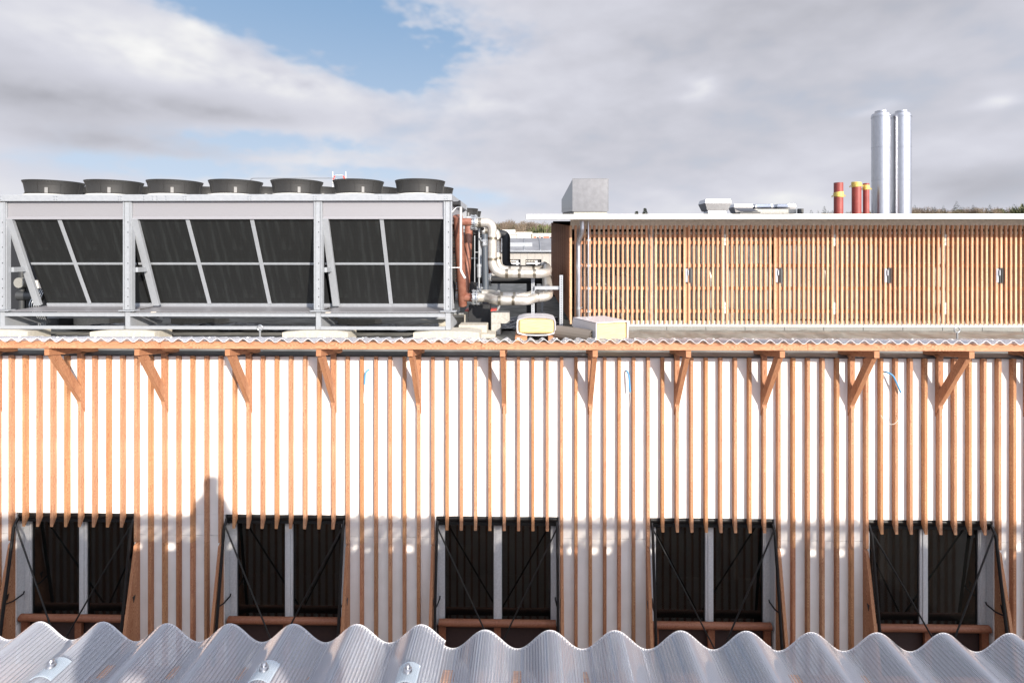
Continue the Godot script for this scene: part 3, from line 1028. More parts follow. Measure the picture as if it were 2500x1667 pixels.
	tube(st, bends([Vector3(-1.25, 0.80, -10.16), Vector3(-1.25, -0.39, -10.16), Vector3(-1.165, -0.53, -10.12)], 0.05), 0.022, 10)
	obj("drain_pipe", st, M.white_steel, t, up)
	st = mb()
	tube(st, bends([Vector3(-1.42, 0.70, -10.16), Vector3(-1.34, 0.80, -10.2), Vector3(-1.26, 0.80, -10.2)], 0.05), 0.012, 8)
	tube(st, [Vector3(-1.48, -0.33, -10.09), Vector3(-1.25, -0.33, -10.16)], 0.008, 6)
	obj("clip_rod", st, M.steel, t, up)
	st = mb()
	tube(st, [Vector3(-1.40, 0.86, -10.25), Vector3(-1.28, 0.86, -10.25)], [0.05, 0.06], 14)
	tube(st, [Vector3(-1.30, 0.86, -10.25), Vector3(-1.27, 0.86, -10.25)], 0.075, 14)
	obj("cable_gland", st, M.black, t, up)
	# controls, cables and hoses at the left-hand end
	return t

# ---------------------------------------------------------------- pipes between cooler and enclosure
func flange(parent: Node, p: Vector3, r: float) -> void:
	var st := mb()
	var b := Basis(Vector3(0, 0, 1), -PI / 2)
	for dx in [0.0, 0.075]:
		lathe(st, [[0.0, 0.0], [r, 0.0], [r, 0.02], [0.0, 0.02]], p + Vector3(dx, 0, 0), 24, b)
	lathe(st, [[r * 0.72, 0.02], [r * 0.72, 0.075]], p, 20, b)
	for k in 8:
		var a := TAU * k / 8 + 0.2
		var q := p + Vector3(0, cos(a) * r * 0.86, sin(a) * r * 0.86)
		tube(st, [q + Vector3(-0.022, 0, 0), q + Vector3(0.118, 0, 0)], 0.011, 6)
	obj("flange", st, M.steel, parent)

func bands(parent: Node, list: Array, r: float) -> void:
	for q in list:
		var st := mb()
		var d: Vector3 = q[1]
		tube(st, [q[0] - d * 0.028, q[0] + d * 0.028], r, 18, false)
		obj("joint_band", st, M.clad_band, parent)

func pipes() -> void:
	var RX := Vector3.RIGHT
	var UPV := Vector3.UP
	for i in 2:
		var d := 10.45 if i == 0 else 12.2
		var lab: String = ["silver clad pipe bending down from the upper flange of the front cooler header", "silver clad pipe bending down close behind the front upper pipe"][i]
		var t := thing("clad_pipe", lab, "pipe", Vector3.ZERO, "clad pipes between cooler and enclosure")
		var st := mb()
		var y0 := 0.525 if i == 0 else 0.42
		var y1 := -0.452
		tube(st, bends([Vector3(-0.99, y0, -d), Vector3(-0.68, y0, -d), Vector3(-0.68, y1, -d), Vector3(0.36 if i == 0 else 0.30, y1, -d), Vector3(0.42, y1 + 0.05, -d - 0.9), Vector3(0.45, y1 + 0.05, -d - 2.4)], 0.26, 9), 0.089, 22)
		obj("cladding", st, M.clad, t)
		flange(t, Vector3(-1.085, y0, -d), 0.155)
		bands(t, [[Vector3(-0.92, y0, -d), RX], [Vector3(-0.68, 0.22, -d), UPV], [Vector3(-0.68, -0.18, -d), UPV], [Vector3(-0.40, y1, -d), RX], [Vector3(-0.16, y1, -d), RX], [Vector3(0.13, y1, -d), RX]], 0.0905)
	for i in 2:
		var d := 10.98 if i == 0 else 11.9
		var lab: String = ["silver clad pipe with a cranked middle, low down by the front cooler header", "silver clad pipe running low behind the cranked pipe"][i]
		var t := thing("clad_pipe", lab, "pipe", Vector3.ZERO, "clad pipes between cooler and enclosure")
		var st := mb()
		var y0 := -0.96
		var fwd := 0.42
		tube(st, bends([Vector3(-1.0, y0, -d), Vector3(-0.80, y0, -d), Vector3(-0.62, y0 - 0.02, -d + fwd), Vector3(0.02, y0 - 0.02, -d + fwd), Vector3(0.14, y0 + 0.02, -d + 0.25), Vector3(0.42, y0 + 0.04, -d + 0.2), Vector3(0.42, y0 + 0.30, -d - 0.5), Vector3(0.45, y0 + 0.34, -d - 2.0)], 0.2, 8), 0.092, 22)
		obj("cladding", st, M.clad, t)
		flange(t, Vector3(-1.10, y0, -d), 0.165)
		bands(t, [[Vector3(-0.55, y0 - 0.02, -d + fwd), RX], [Vector3(-0.28, y0 - 0.02, -d + fwd), RX], [Vector3(0.20, y0 + 0.024, -d + 0.24), RX]], 0.0935)
	# dark insulated pipes of the rear cooler
	var t2 := thing("insulated_pipe", "black insulated pipe bending down behind the silver clad pipes", "pipe")
	var st2 := mb()
	tube(st2, bends([Vector3(-0.99, 0.50, -17.2), Vector3(-0.68, 0.50, -17.2), Vector3(-0.68, -0.6, -17.2), Vector3(0.42, -0.62, -17.2), Vector3(0.5, -0.6, -19.5)], 0.3, 8), 0.13, 18)
	obj("insulation", st2, M.rubber, t2)
	var t3 := thing("insulated_pipe", "black insulated pipe running level, low between cooler and enclosure", "pipe")
	st2 = mb()
	tube(st2, bends([Vector3(-1.2, -0.72, -13.2), Vector3(0.5, -0.72, -13.2), Vector3(0.55, -0.72, -16.0)], 0.2, 6), 0.10, 16)
	obj("insulation", st2, M.rubber, t3)
	flange(t3, Vector3(-0.98, -0.72, -13.2), 0.16)
	st2 = mb()
	for x in [-0.7, 0.35]:
		span(st2, x - 0.03, x + 0.03, DECK + 0.001, -0.82, 13.17, 13.23)
	obj("pipe_leg", st2, M.galv, t3)
	# pump with dark dome
	var pm := thing("pump", "dark grey pump motor with a domed cap behind the level pipes", "pump", Vector3(0.10, DECK, -13.9))
	var st3 := mb()
	lathe(st3, [[0.13, 0.0], [0.13, 1.05], [0.15, 1.07], [0.17, 1.15], [0.155, 1.22], [0.115, 1.24], [0.115, 1.30], [0.10, 1.33], [0.0, 1.34]], Vector3.ZERO, 24)
	obj("motor", st3, M.rubber, pm)
	st3 = mb()
	for x in [-0.34, 0.30]:
		tube(st3, [Vector3(0, 1.02, 0), Vector3(x, 1.02, 0)], 0.02, 8)
	lathe(st3, [[0.06, 0.9], [0.06, 1.1], [0.0, 1.1]], Vector3(-0.36, 0, 0), 12)
	obj("valve_arm", st3, M.black, pm)
	# valve and instruments in front of the headers
	var v := thing("valve_stack", "upright valves and sensor pipes between the copper headers and the silver bends", "valve", Vector3(-1.03, DECK, -11.5))
	var s := mb()
	tube(s, [Vector3(0, 0.55, 0), Vector3(0, 2.15, 0)], 0.022, 8)
	tube(s, [Vector3(-0.09, 0.6, 0.02), Vector3(-0.09, 2.0, 0.02)], 0.013, 8)
	tube(s, [Vector3(-0.1, 1.65, 0.02), Vector3(0.02, 1.65, 0)], 0.008, 6)
	obj("riser", s, M.steel, v)
	s = mb()
	tube(s, [Vector3(0, 1.12, 0), Vector3(0, 1.36, 0)], 0.042, 12)
	tube(s, [Vector3(0, 1.34, 0), Vector3(0, 1.40, 0)], 0.055, 12)
	obj("sight_glass", s, M.galv, v)
	s = mb()
	bev(s, Vector3(-0.12, 0.86, 0.0), Vector3(0.13, 0.32, 0.12), 0.015)
	bev(s, Vector3(-0.05, 2.12, -0.15), Vector3(0.20, 0.22, 0.12), 0.02)
	tube(s, bends([Vector3(-0.25, 2.30, 0.3), Vector3(0.02, 2.30, 0.2), Vector3(0.10, 2.12, 0.1)], 0.08), 0.03, 10)
	obj("actuator", s, M.black, v)
	s = mb()
	for k in 5:
		var a := rng.randf() * TAU
		tube(s, [Vector3(0.05 + 0.03 * k, 1.75 + 0.04 * k, -0.1), Vector3(0.02 + 0.05 * k, 1.95 - 0.05 * k, 0.05)], 0.02, 8)
	bev(s, Vector3(0.12, 1.85, 0.0), Vector3(0.10, 0.16, 0.1), 0.02)
	obj("fitting", s, M.steel, v)
	s = mb()
	tube(s, [Vector3(0.11, 0.25, -0.5), Vector3(0.07, 2.05, -0.6)], 0.075, 14)
	tube(s, bends([Vector3(-0.06, 0.9, 0.05), Vector3(0.06, 0.82, 0.1), Vector3(0.04, 0.6, 0.05), Vector3(0.0, 0.55, 0.0)], 0.05), 0.009, 6)
	obj("cable_duct", s, mat(c8(72, 80, 90), 0.5), v)
	# base that carries the risers
	s = mb()
	span(s, -0.2, 0.25, 0.0, 0.55, -0.15, 0.15)
	obj("plinth", s, M.rubber, v)

	# slotted steel frame
	var f := thing("support_frame", "slotted galvanised steel frame carrying the silver pipes beside the enclosure", "frame", Vector3(0.36, DECK, -10.9))
	for x in [0.105, 0.655]:
		var q := mb()
		var top := -0.53 if x < 0.3 else -0.49
		span(q, x - 0.033, x + 0.033, DECK + 0.03, top, 10.62 if x > 0.3 else 10.72, 10.625 if x > 0.3 else 10.725)
		for sx in [-1.0, 1.0]:
			span(q, x + sx * 0.033, x + sx * 0.029, DECK + 0.03, top, 10.626 if x > 0.3 else 10.726, 10.67 if x > 0.3 else 10.77)
		span(q, x - 0.07, x + 0.07, DECK + 0.001, DECK + 0.029, 10.58, 10.80)
		obj("upright", q, M.galv, f, -f.position)
		q = mb()
		for k in 24:
			var y := DECK + 0.10 + k * 0.046
			if y > top - 0.03: break
			span(q, x - 0.006, x + 0.006, y, y + 0.022, (10.619 if x > 0.3 else 10.719) - 0.001, 10.6195 if x > 0.3 else 10.7195)
		tag(obj("slots", q, M.black, f, -f.position), "", "", "", "stuff")
	var q2 := mb()
	span(q2, 0.139, 0.621, -0.775, -0.71, 10.66, 10.70)
	push(q2, [Vector3(0.139, -0.80, -10.659), Vector3(0.139, -0.72, -10.659), Vector3(0.22, -0.72, -10.659)], Vector3(0, 0, 0.006))
	obj("cross_bar", q2, M.galv, f, -f.position)

func roof_clutter() -> void:
	# valve cabinet past the end of the long cooler
	var vc := thing("valve_cabinet", "dark valve cabinet with hoses and a small beige box, past the cooler's end post", "cabinet", Vector3(-11.2, DECK, -11.9))
	var sv := mb()
	bev(sv, Vector3(0, 1.05, -0.2), Vector3(1.9, 2.1, 0.8), 0.02)
	obj("casing", sv, M.rubber, vc)
	sv = mb()
	bev(sv, Vector3(0.72, 0.96, 0.35), Vector3(0.26, 0.17, 0.12), 0.008)
	obj("junction_box", sv, M.beige, vc)
	sv = mb()
	for k in 5:
		tube(sv, bends([Vector3(0.66 + 0.04 * k, 0.9, 0.36), Vector3(0.60 + 0.05 * k, 0.5, 0.55), Vector3(0.70 + 0.04 * k, 0.25, 0.4), Vector3(0.70 + 0.04 * k, 0.02, 0.4)], 0.12), 0.009, 6)
	obj("hose", sv, M.steel, vc)
	sv = mb()
	tube(sv, [Vector3(0.25, 0.72, 0.4), Vector3(0.66, 0.70, 0.3)], 0.10, 14)
	tube(sv, [Vector3(0.30, 0.4, 0.35), Vector3(0.30, 1.3, 0.35)], 0.06, 14)
	obj("valve", sv, M.coping, vc)
	sv = mb()
	tube(sv, [Vector3(0.36, 1.0, 0.5), Vector3(0.36, 1.0, 0.2)], 0.11, 16)
	obj("gauge", sv, M.slab, vc)
	# L-shaped concrete block
	var t := thing("concrete_block", "pale concrete block shaped like an upside-down L, in dappled shade under the low pipes", "block", Vector3(-0.55, DECK, -11.1))
	var st := mb()
	bev(st, Vector3(-0.09, 0.11, 0), Vector3(0.19, 0.22, 0.35), 0.008)
	obj("leg", st, M.grey_concrete, t)
	st = mb()
	bev(st, Vector3(-0.001, 0.3305, 0), Vector3(0.368, 0.219, 0.35), 0.008)
	obj("head", st, M.grey_concrete, t)
	# stepped concrete pads under the end of the cooler
	t = thing("concrete_pad", "low stepped cream concrete pads at the foot of the cooler's end frame", "pad", Vector3(-1.05, DECK, -10.75))
	st = mb()
	bev(st, Vector3(0.05, 0.04, 0), Vector3(0.75, 0.08, 0.6), 0.008)
	obj("lower_slab", st, M.concrete, t)
	st = mb()
	bev(st, Vector3(-0.02, 0.16, -0.02), Vector3(0.55, 0.158, 0.42), 0.01)
	obj("upper_slab", st, M.concrete, t)
	t = thing("pipe_pad", "cream block with a red plate under the lower copper header", "pad", Vector3(-1.0, DECK, -11.75))
	st = mb()
	bev(st, Vector3(0, 0.20, 0), Vector3(0.7, 0.40, 0.5), 0.012)
	obj("block", st, M.concrete, t)
	st = mb()
	bev(st, Vector3(0.0, 0.415, 0.05), Vector3(0.66, 0.028, 0.4), 0.004)
	obj("plate", st, M.red_plate, t)
	# insulation packs
	t = thing("insulation_pack", "slab of yellow mineral wool in a white wrapper, lying on two planks", "insulation", Vector3(0.16, -1.573, -10.35))
	st = mb()
	bev(st, Vector3(0, 0.165, 0.02), Vector3(0.66, 0.275, 0.58), 0.035)
	obj("wool", st, M.wool, t)
	st = mb()
	var prof := []
	for k in 33:
		var a := TAU * k / 32
		var cx := signf(cos(a)) * pow(absf(cos(a)), 0.42) * 0.362
		var cy := 0.165 + signf(sin(a)) * pow(absf(sin(a)), 0.42) * 0.166
		prof.append(Vector2(cx, cy + 0.006 * sin(a * 5.0)))
	for k in 32:
		var p: Vector2 = prof[k]
		var q: Vector2 = prof[k + 1]
		poly(st, [Vector3(p.x, p.y, 0.325), Vector3(q.x, q.y, 0.325), Vector3(q.x, q.y, -0.30), Vector3(p.x, p.y, -0.30)], Vector3(0, 0.165, 0))
		var pi_ := Vector3(p.x * 0.93, 0.165 + (p.y - 0.165) * 0.88, 0.312)
		var qi := Vector3(q.x * 0.93, 0.165 + (q.y - 0.165) * 0.88, 0.312)
		poly(st, [Vector3(p.x, p.y, 0.325), Vector3(q.x, q.y, 0.325), qi, pi_], Vector3(0, 0.165, -3))
	obj("wrapper", st, M.wrap, t)
	for x in [-0.12, 0.42]:
		var pl := mb()
		bev(pl, Vector3(x, DECK + 0.063, -10.33), Vector3(0.22 if x < 0 else 0.09, 0.125, 0.95), 0.004)
		tag(obj("timber_plank", pl, M.wood_z), "wide timber offcut under the left of the wrapped wool slab" if x < 0 else "narrow timber offcut under the right of the wrapped wool slab", "plank", "planks under the insulation pack")
	t = thing("insulation_pack", "big block of yellow insulation in grey-white film, standing askew by the enclosure corner", "insulation", Vector3(1.32, DECK + 0.04, -9.95))
	t.rotation.y = 0.42
	st = mb()
	bev(st, Vector3(0.0, 0.195, 0.0), Vector3(0.62, 0.375, 0.78), 0.03)
	obj("wool", st, M.wool, t)
	st = mb()
	span(st, -0.335, -0.312, 0.0, 0.40, -0.41, 0.41)
	span(st, -0.335, 0.335, 0.384, 0.402, -0.41, 0.41)
	span(st, 0.312, 0.335, 0.0, 0.383, -0.41, 0.38)
	obj("film", st, M.wrap, t)
	st = mb()
	bev(st, Vector3(1.32, DECK + 0.02, -9.95), Vector3(0.7, 0.038, 0.95), 0.004, Basis(Vector3.UP, 0.42))
	tag(obj("timber_board", st, M.wood_x), "flat timber board under the askew insulation block", "board")
	# rolled membrane
	st = mb()
	var spiral := []
	for k in 40:
		var a := k * 0.42
		spiral.append(Vector2(cos(a), sin(a)) * (0.03 + 0.0032 * k))
	var ax0 := Vector3(0.55, DECK + 0.16, -10.15)
	var ax1 := Vector3(1.15, DECK + 0.16, -9.55)
	var dirr := (ax1 - ax0).normalized()
	var sd := dirr.cross(Vector3.UP).normalized()
	for k in 39:
		var p: Vector2 = spiral[k]
		var q: Vector2 = spiral[k + 1]
		var o0 := sd * p.x + Vector3.UP * p.y
		var o1 := sd * q.x + Vector3.UP * q.y
		poly(st, [ax0 + o0, ax0 + o1, ax1 + o1, ax1 + o0], ax0)
	tag(obj("membrane_roll", st, mat(c8(120, 112, 104), 0.75)), "loose roll of grey-brown roofing felt beside the askew insulation block", "roll")
	# dark plastic sheeting under and behind the cooler
	var nz := FastNoiseLite.new()
	nz.seed = 4; nz.frequency = 1.6; nz.fractal_octaves = 4
	var fld := func(x: float, d: float) -> float:
		return maxf(0.004, 0.05 + 0.07 * nz.get_noise_2d(x * 0.7, d * 1.6) + 0.012 * nz.get_noise_2d(x * 4.0, d * 7.0))
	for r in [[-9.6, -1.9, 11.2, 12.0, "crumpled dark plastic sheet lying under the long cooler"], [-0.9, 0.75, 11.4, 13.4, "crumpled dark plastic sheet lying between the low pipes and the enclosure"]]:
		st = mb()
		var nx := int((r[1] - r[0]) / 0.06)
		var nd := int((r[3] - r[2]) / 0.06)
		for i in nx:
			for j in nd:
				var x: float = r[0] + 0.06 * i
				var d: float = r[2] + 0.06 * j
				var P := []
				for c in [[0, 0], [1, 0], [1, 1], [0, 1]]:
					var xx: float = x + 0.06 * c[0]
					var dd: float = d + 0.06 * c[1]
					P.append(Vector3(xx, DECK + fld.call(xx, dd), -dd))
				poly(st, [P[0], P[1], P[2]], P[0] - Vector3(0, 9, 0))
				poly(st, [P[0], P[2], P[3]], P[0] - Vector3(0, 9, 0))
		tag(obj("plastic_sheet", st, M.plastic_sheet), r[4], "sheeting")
	# the turned-up membrane strip in front of the enclosure
	st = mb()
	var px := 1.9
	while px < 13.0:
		var P2 := []
		for xx in [px, px + 0.08]:
			var row := []
			for k in 9:
				var u := k / 8.0
				var d2 := lerpf(10.2, 11.38, u)
				var y := DECK + 0.006 + 0.055 * exp(-pow((u - 0.45 - 0.12 * nz.get_noise_2d(xx * 0.3, 3.0)) / 0.14, 2.0)) * (1.0 + nz.get_noise_2d(xx * 0.6, 8.0)) + 0.03 * absf(nz.get_noise_2d(xx * 1.1, u * 3.0)) + 0.02 * u
				row.append(Vector3(xx, y, -d2))
			P2.append(row)
		for k in 8:
			poly(st, [P2[0][k], P2[1][k], P2[1][k + 1], P2[0][k + 1]], Vector3(px, -9, P2[0][k].z))
		px += 0.08
	tag(obj("membrane_strip", st, mat(c8(134, 134, 130), 0.4, 0.0, M.membrane.albedo_texture, Vector3(0.5, 0.5, 0.5))), "wavy grey membrane strip laid along the foot of the slatted enclosure", "membrane")
	# eye bolts
	for e in [[-4.464, "steel eye bolt anchor rising in front of the long cooler"], [7.005, "steel eye bolt anchor rising in front of the slatted enclosure"]]:
		t = thing("eye_bolt", e[1], "anchor", Vector3(e[0], DECK, -9.0), "eye bolts on the roof edge")
		st = mb()
		tube(st, [Vector3(0, 0, 0), Vector3(0, 0.36, 0)], 0.016, 10)
		lathe(st, [[0.05, 0.0], [0.05, 0.012], [0.016, 0.03]], Vector3.ZERO, 14)
		tube(st, [Vector3(0, 0.12, 0), Vector3(0, 0.20, 0)], 0.022, 10)
		obj("shaft", st, M.steel, t)
		st = mb()
		var ringp := []
		for k in 21:
			var a := TAU * k / 20
			ringp.append(Vector3(cos(a) * 0.045, 0.40 + sin(a) * 0.045, 0))
		tube(st, ringp, 0.010, 8, false)
		obj("eye", st, M.steel, t)

func cables() -> void:
	var specs := [
		[-2.36, "short blue conduit with a tangle of loose wires, third slat gap past a brace", [Vector3(0.02, 0, 0.0), Vector3(0.005, -0.005, 0.04), Vector3(-0.02, -0.05, 0.07), Vector3(-0.025, -0.20, 0.075)], [[Vector3(-0.025, -0.20, 0.075), Vector3(-0.03, -0.30, 0.07), Vector3(-0.05, -0.36, 0.06), Vector3(-0.045, -0.48, 0.06)], [Vector3(-0.025, -0.20, 0.075), Vector3(0.0, -0.27, 0.08), Vector3(-0.02, -0.34, 0.08), Vector3(0.02, -0.38, 0.08), Vector3(0.03, -0.45, 0.07), Vector3(0.005, -0.43, 0.07)]]],
		[1.44, "short blue conduit with thin wires hanging straight down the wall", [Vector3(0.0, 0, 0.0), Vector3(0.01, 0.0, 0.05), Vector3(0.03, -0.06, 0.08), Vector3(0.045, -0.29, 0.085)], [[Vector3(0.045, -0.29, 0.085), Vector3(0.05, -0.40, 0.08), Vector3(0.03, -0.52, 0.07)], [Vector3(0.045, -0.29, 0.085), Vector3(-0.02, -0.36, 0.08), Vector3(-0.04, -0.46, 0.07), Vector3(-0.01, -0.55, 0.07)]]],
		[5.15, "short blue conduit with one long wire looping across two slats", [Vector3(0.0, 0, 0.0), Vector3(0.02, 0.01, 0.07), Vector3(0.09, -0.03, 0.10), Vector3(0.20, -0.28, 0.105)], [[Vector3(0.20, -0.28, 0.105), Vector3(0.21, -0.50, 0.11), Vector3(0.17, -0.66, 0.11), Vector3(0.08, -0.74, 0.12), Vector3(-0.03, -0.70, 0.12), Vector3(-0.09, -0.60, 0.11)]]],
	]
	for s in specs:
		var t := thing("wall_conduit", s[1], "cable", Vector3(s[0], -1.765, -7.998), "blue conduits on the slatted wall")
		var st := mb()
		tube(st, bends(s[2], 0.06, 6), 0.0125, 10)
		obj("conduit", st, M.blue, t)
		st = mb()
		for w in s[3]:
			tube(st, bends(w, 0.05, 5), 0.0035, 6)
		obj("wires", st, M.wire, t)

# ---------------------------------------------------------------- the slatted plant enclosure
func enclosure() -> void:
	var t := thing("plant_enclosure", "plant enclosure on the roof, screened by close larch slats under a white-edged roof", "enclosure", Vector3(5.5, DECK, -11.4))
	var up := -t.position
	var st: SurfaceTool
	var XR := 12.6
	# slats
	var sl := slat_mesh(0.043, 0.043, 2.055, 0.045)
	var k := 0
	var x := 0.905
	while x < XR:
		var skip := false
		for px in [4.096, 6.395, 8.643]:
			if absf(x - px) < 0.03: skip = true
		if not skip:
			obj("slat", sl, M.slat_small[posmod(k * k + 3 * k, 6)], t, Vector3(x, 0.508 + 0.003 * sin(k * 1.7), -11.443) + up)
		x += 0.0986
		k += 1
	# horizontal rails behind the slats
	var posts := [1.047, 2.592, 4.096, 6.395, 8.643, 10.9]
	for y in [0.29, 0.155, -0.325, -0.80, -1.28]:
		for i in 6:
			var x0: float = posts[i] + 0.06
			var x1: float = posts[i + 1] - 0.06 if i < 5 else XR
			st = mb()
			span(st, x0, x1, y - 0.033, y + 0.033, 11.446, 11.486)
			obj("cross_rail", st, M.wood_x, t, up)
	st = mb()
	span(st, 0.87, posts[0] - 0.06, 0.122, 0.188, 11.446, 11.486)
	obj("cross_rail", st, M.wood_x, t, up)
	# posts
	for px in posts:
		st = mb()
		span(st, px - 0.055, px + 0.055, -1.60, 0.66, 11.49, 11.60)
		span(st, px - 0.10, px + 0.10, 0.545, 0.655, 11.475, 11.489)
		obj("post", st, M.white_steel, t, up)
	# hinge covers and hinges
	for i in [1, 2, 3, 4]:
		var hx: float = posts[i]
		st = mb()
		bev(st, Vector3(hx, -0.5, -11.468), Vector3(0.052, 1.92, 0.03), 0.004)
		obj("hinge_cover", st, M.white_steel, t, up)
		for y in [0.20, -1.22]:
			st = mb()
			for j in 3:
				bev(st, Vector3(hx - 0.024, y + (j - 1) * 0.082, -11.436), Vector3(0.042, 0.077, 0.03), 0.006)
				if i > 1: bev(st, Vector3(hx + 0.024, y + (j - 1) * 0.082 + 0.01, -11.436), Vector3(0.042, 0.077, 0.03), 0.006)
			obj("hinge", st, M.white_steel, t, up)
	# lock plates and the boards they sit on
	for lx in [3.34, 5.201, 7.444, 9.723]:
		st = mb()
		span(st, lx - 0.055, lx + 0.02, -1.52, -0.70, 11.43, 11.444)
		span(st, lx - 0.055, lx + 0.02, -0.37, 0.47, 11.43, 11.444)
		obj("lock_board", st, M.wood_v, t, up)
		st = mb()
		bev(st, Vector3(lx - 0.03, -0.53, -11.40), Vector3(0.055, 0.29, 0.012), 0.004)
		bev(st, Vector3(lx + 0.0, -0.47, -11.385), Vector3(0.03, 0.12, 0.03), 0.006)
		obj("lock_plate", st, M.steel_bright, t, up)
		st = mb()
		span(st, lx + 0.021, lx + 0.085, -0.69, -0.37, 11.40, 11.43)
		obj("lock_case", st, M.coping, t, up)
	# frieze, plinth board, upstand slabs
	st = mb()
	span(st, 0.9, XR, 0.435, 0.64, 11.446, 11.472)
	obj("frieze", st, M.beige, t, up)
	st = mb()
	span(st, 1.1, XR, 0.33, 0.385, 11.61, 11.64)
	obj("frieze_rail", st, M.beige, t, up)
	st = mb()
	span(st, 0.93, XR, -1.60, -1.478, 11.455, 11.488)
	obj("plinth_board", st, M.fascia, t, up)
	x = 1.28
	while x < XR:
		st = mb()
		bev(st, Vector3(x + 0.4055, -1.65, -11.43), Vector3(0.803, 0.098, 0.05), 0.004)
		obj("upstand_slab", st, M.slab, t, up)
		x += 0.811
	# wire mesh behind the slats
	st = mb()
	x = 1.15
	while x < XR:
		span(st, x, x + 0.0028, -1.45, 0.25, 11.52, 11.5228)
		x += 0.0254
	var y2 := -1.45
	while y2 < 0.25:
		span(st, 1.12, XR, y2, y2 + 0.0028, 11.5235, 11.5263)
		y2 += 0.0254
	tag(obj("wire_mesh", st, M.steel, t, up), "", "", "", "stuff")
	# roof rising towards the back, white edge, soffit
	var sl2 := 0.0577
	var rf := func(d: float) -> float: return 0.69 + sl2 * (d - 10.64)
	st = mb()
	push(st, [Vector3(-0.018, rf.call(10.66) - 0.012, -10.66), Vector3(-0.018, rf.call(10.66) - 0.08, -10.66), Vector3(-0.018, rf.call(20.5) - 0.08, -20.5), Vector3(-0.018, rf.call(20.5) - 0.012, -20.5)], Vector3(XR + 0.6, 0, 0))
	obj("roof", st, M.coping, t, up)
	st = mb()
	bev(st, Vector3(6.29, 0.645, -10.64), Vector3(12.63, 0.098, 0.03), 0.004)
	obj("roof_edge", st, M.fascia, t, up)
	st = mb()
	push(st, [Vector3(-0.035, rf.call(10.66) - 0.002, -10.66), Vector3(-0.035, rf.call(10.66) - 0.098, -10.66), Vector3(-0.035, rf.call(20.5) - 0.098, -20.5), Vector3(-0.035, rf.call(20.5) - 0.002, -20.5)], Vector3(0.014, 0, 0))
	obj("roof_edge", st, M.fascia, t, up)
	st = mb()
	push(st, [Vector3(0.0, rf.call(10.67) - 0.083, -10.67), Vector3(0.0, rf.call(10.67) - 0.10, -10.67), Vector3(0.0, rf.call(11.45) - 0.10, -11.45), Vector3(0.0, rf.call(11.45) - 0.083, -11.45)], Vector3(XR, 0, 0))
	obj("soffit", st, M.beige, t, up)
	# boarded side wall
	var d := 11.41
	var n := 0
	while d < 20.2:
		st = mb()
		var top := 0.505 + sl2 * (d - 11.4)
		span(st, 0.872 + 0.004 * (n % 2), 0.90, -1.475, top, d, d + 0.145)
		obj("side_board", st, M.side_board if n % 3 else M.wood_v, t, up)
		d += 0.148
		n += 1
	# back wall, right wall, inner partition
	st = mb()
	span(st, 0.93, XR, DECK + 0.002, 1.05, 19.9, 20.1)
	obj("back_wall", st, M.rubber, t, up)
	st = mb()
	span(st, XR - 0.1, XR, DECK + 0.002, 0.60, 11.7, 19.8)
	obj("end_wall", st, M.side_board, t, up)
	st = mb()
	span(st, 3.2, XR - 0.12, DECK + 0.002, 0.60, 13.6, 13.7)
	obj("partition", st, mat(c8(124, 112, 104), 0.8), t, up)

	# plant inside the enclosure
	var names := [[4.3, 0.10], [4.75, 0.14], [5.6, 0.12], [6.1, 0.16], [7.0, 0.12], [8.9, 0.22], [9.45, 0.22], [10.0, 0.14]]
	for i in names.size():
		var q := thing("clad_duct", ["slim silver clad riser glimpsed between the enclosure slats", "broad silver clad riser glimpsed behind the last enclosure door"][1 if names[i][1] > 0.2 else 0], "duct", Vector3(names[i][0], DECK, -12.9), "risers inside the enclosure")
		st = mb()
		tube(st, bends([Vector3(0, 0.0, 0), Vector3(0, 1.15 + 0.09 * (i % 4), 0), Vector3(0.3 if i % 2 else -0.3, 1.5 + 0.08 * (i % 3), -0.3), Vector3(0.3 if i % 2 else -0.3, 2.1, -0.3)], 0.2, 6), names[i][1], 18)
		obj("cladding", st, M.clad, q)
	var q3 := thing("air_handler", "grey metal air handling cabinet behind the first bay of enclosure slats", "cabinet", Vector3(1.9, DECK, -13.2))
	st = mb()
	bev(st, Vector3(0, 0.55, 0), Vector3(1.3, 1.1, 0.9), 0.02)
	obj("casing", st, mat(c8(84, 74, 72), 0.6), q3)
	st = mb()
	tube(st, bends([Vector3(-0.3, 0.9, 0.5), Vector3(0.0, 0.65, 0.6), Vector3(0.25, 0.2, 0.6), Vector3(0.3, 0.02, 0.6)], 0.2, 6), 0.05, 12)
	tube(st, bends([Vector3(-0.1, 0.9, 0.5), Vector3(0.2, 0.65, 0.62), Vector3(0.42, 0.2, 0.62), Vector3(0.45, 0.02, 0.62)], 0.2, 6), 0.04, 12)
	obj("hose", st, M.clad, q3)

	# down pipes
	var dp := thing("down_pipe", "thick zinc rainwater pipe with an offset bend at the enclosure corner", "pipe", Vector3(1.05, DECK, -11.2))
	st = mb()
	tube(st, bends([Vector3(0.07, 2.30, 0.03), Vector3(0.07, 2.06, 0.03), Vector3(0.0, 1.86, -0.09), Vector3(0.0, 0.02, -0.09)], 0.09, 6), 0.052, 18)
	obj("pipe", st, M.steel_bright, dp)
	st = mb()
	for y in [0.5, 1.37]:
		tube(st, [Vector3(0, y - 0.02, -0.09), Vector3(0, y + 0.02, -0.09)], 0.056, 18, false)
		tube(st, [Vector3(0.05, y, -0.09), Vector3(0.09, y, -0.16)], 0.012, 8)
	obj("bracket", st, M.steel, dp)
	dp = thing("cable_conduit", "slim zinc conduit beside the thick rainwater pipe", "pipe", Vector3(1.26, DECK, -11.32))
	st = mb()
	tube(st, [Vector3(0, 2.3, 0), Vector3(0, 0.02, 0)], 0.021, 12)
	obj("pipe", st, M.steel_bright, dp)
	st = mb()
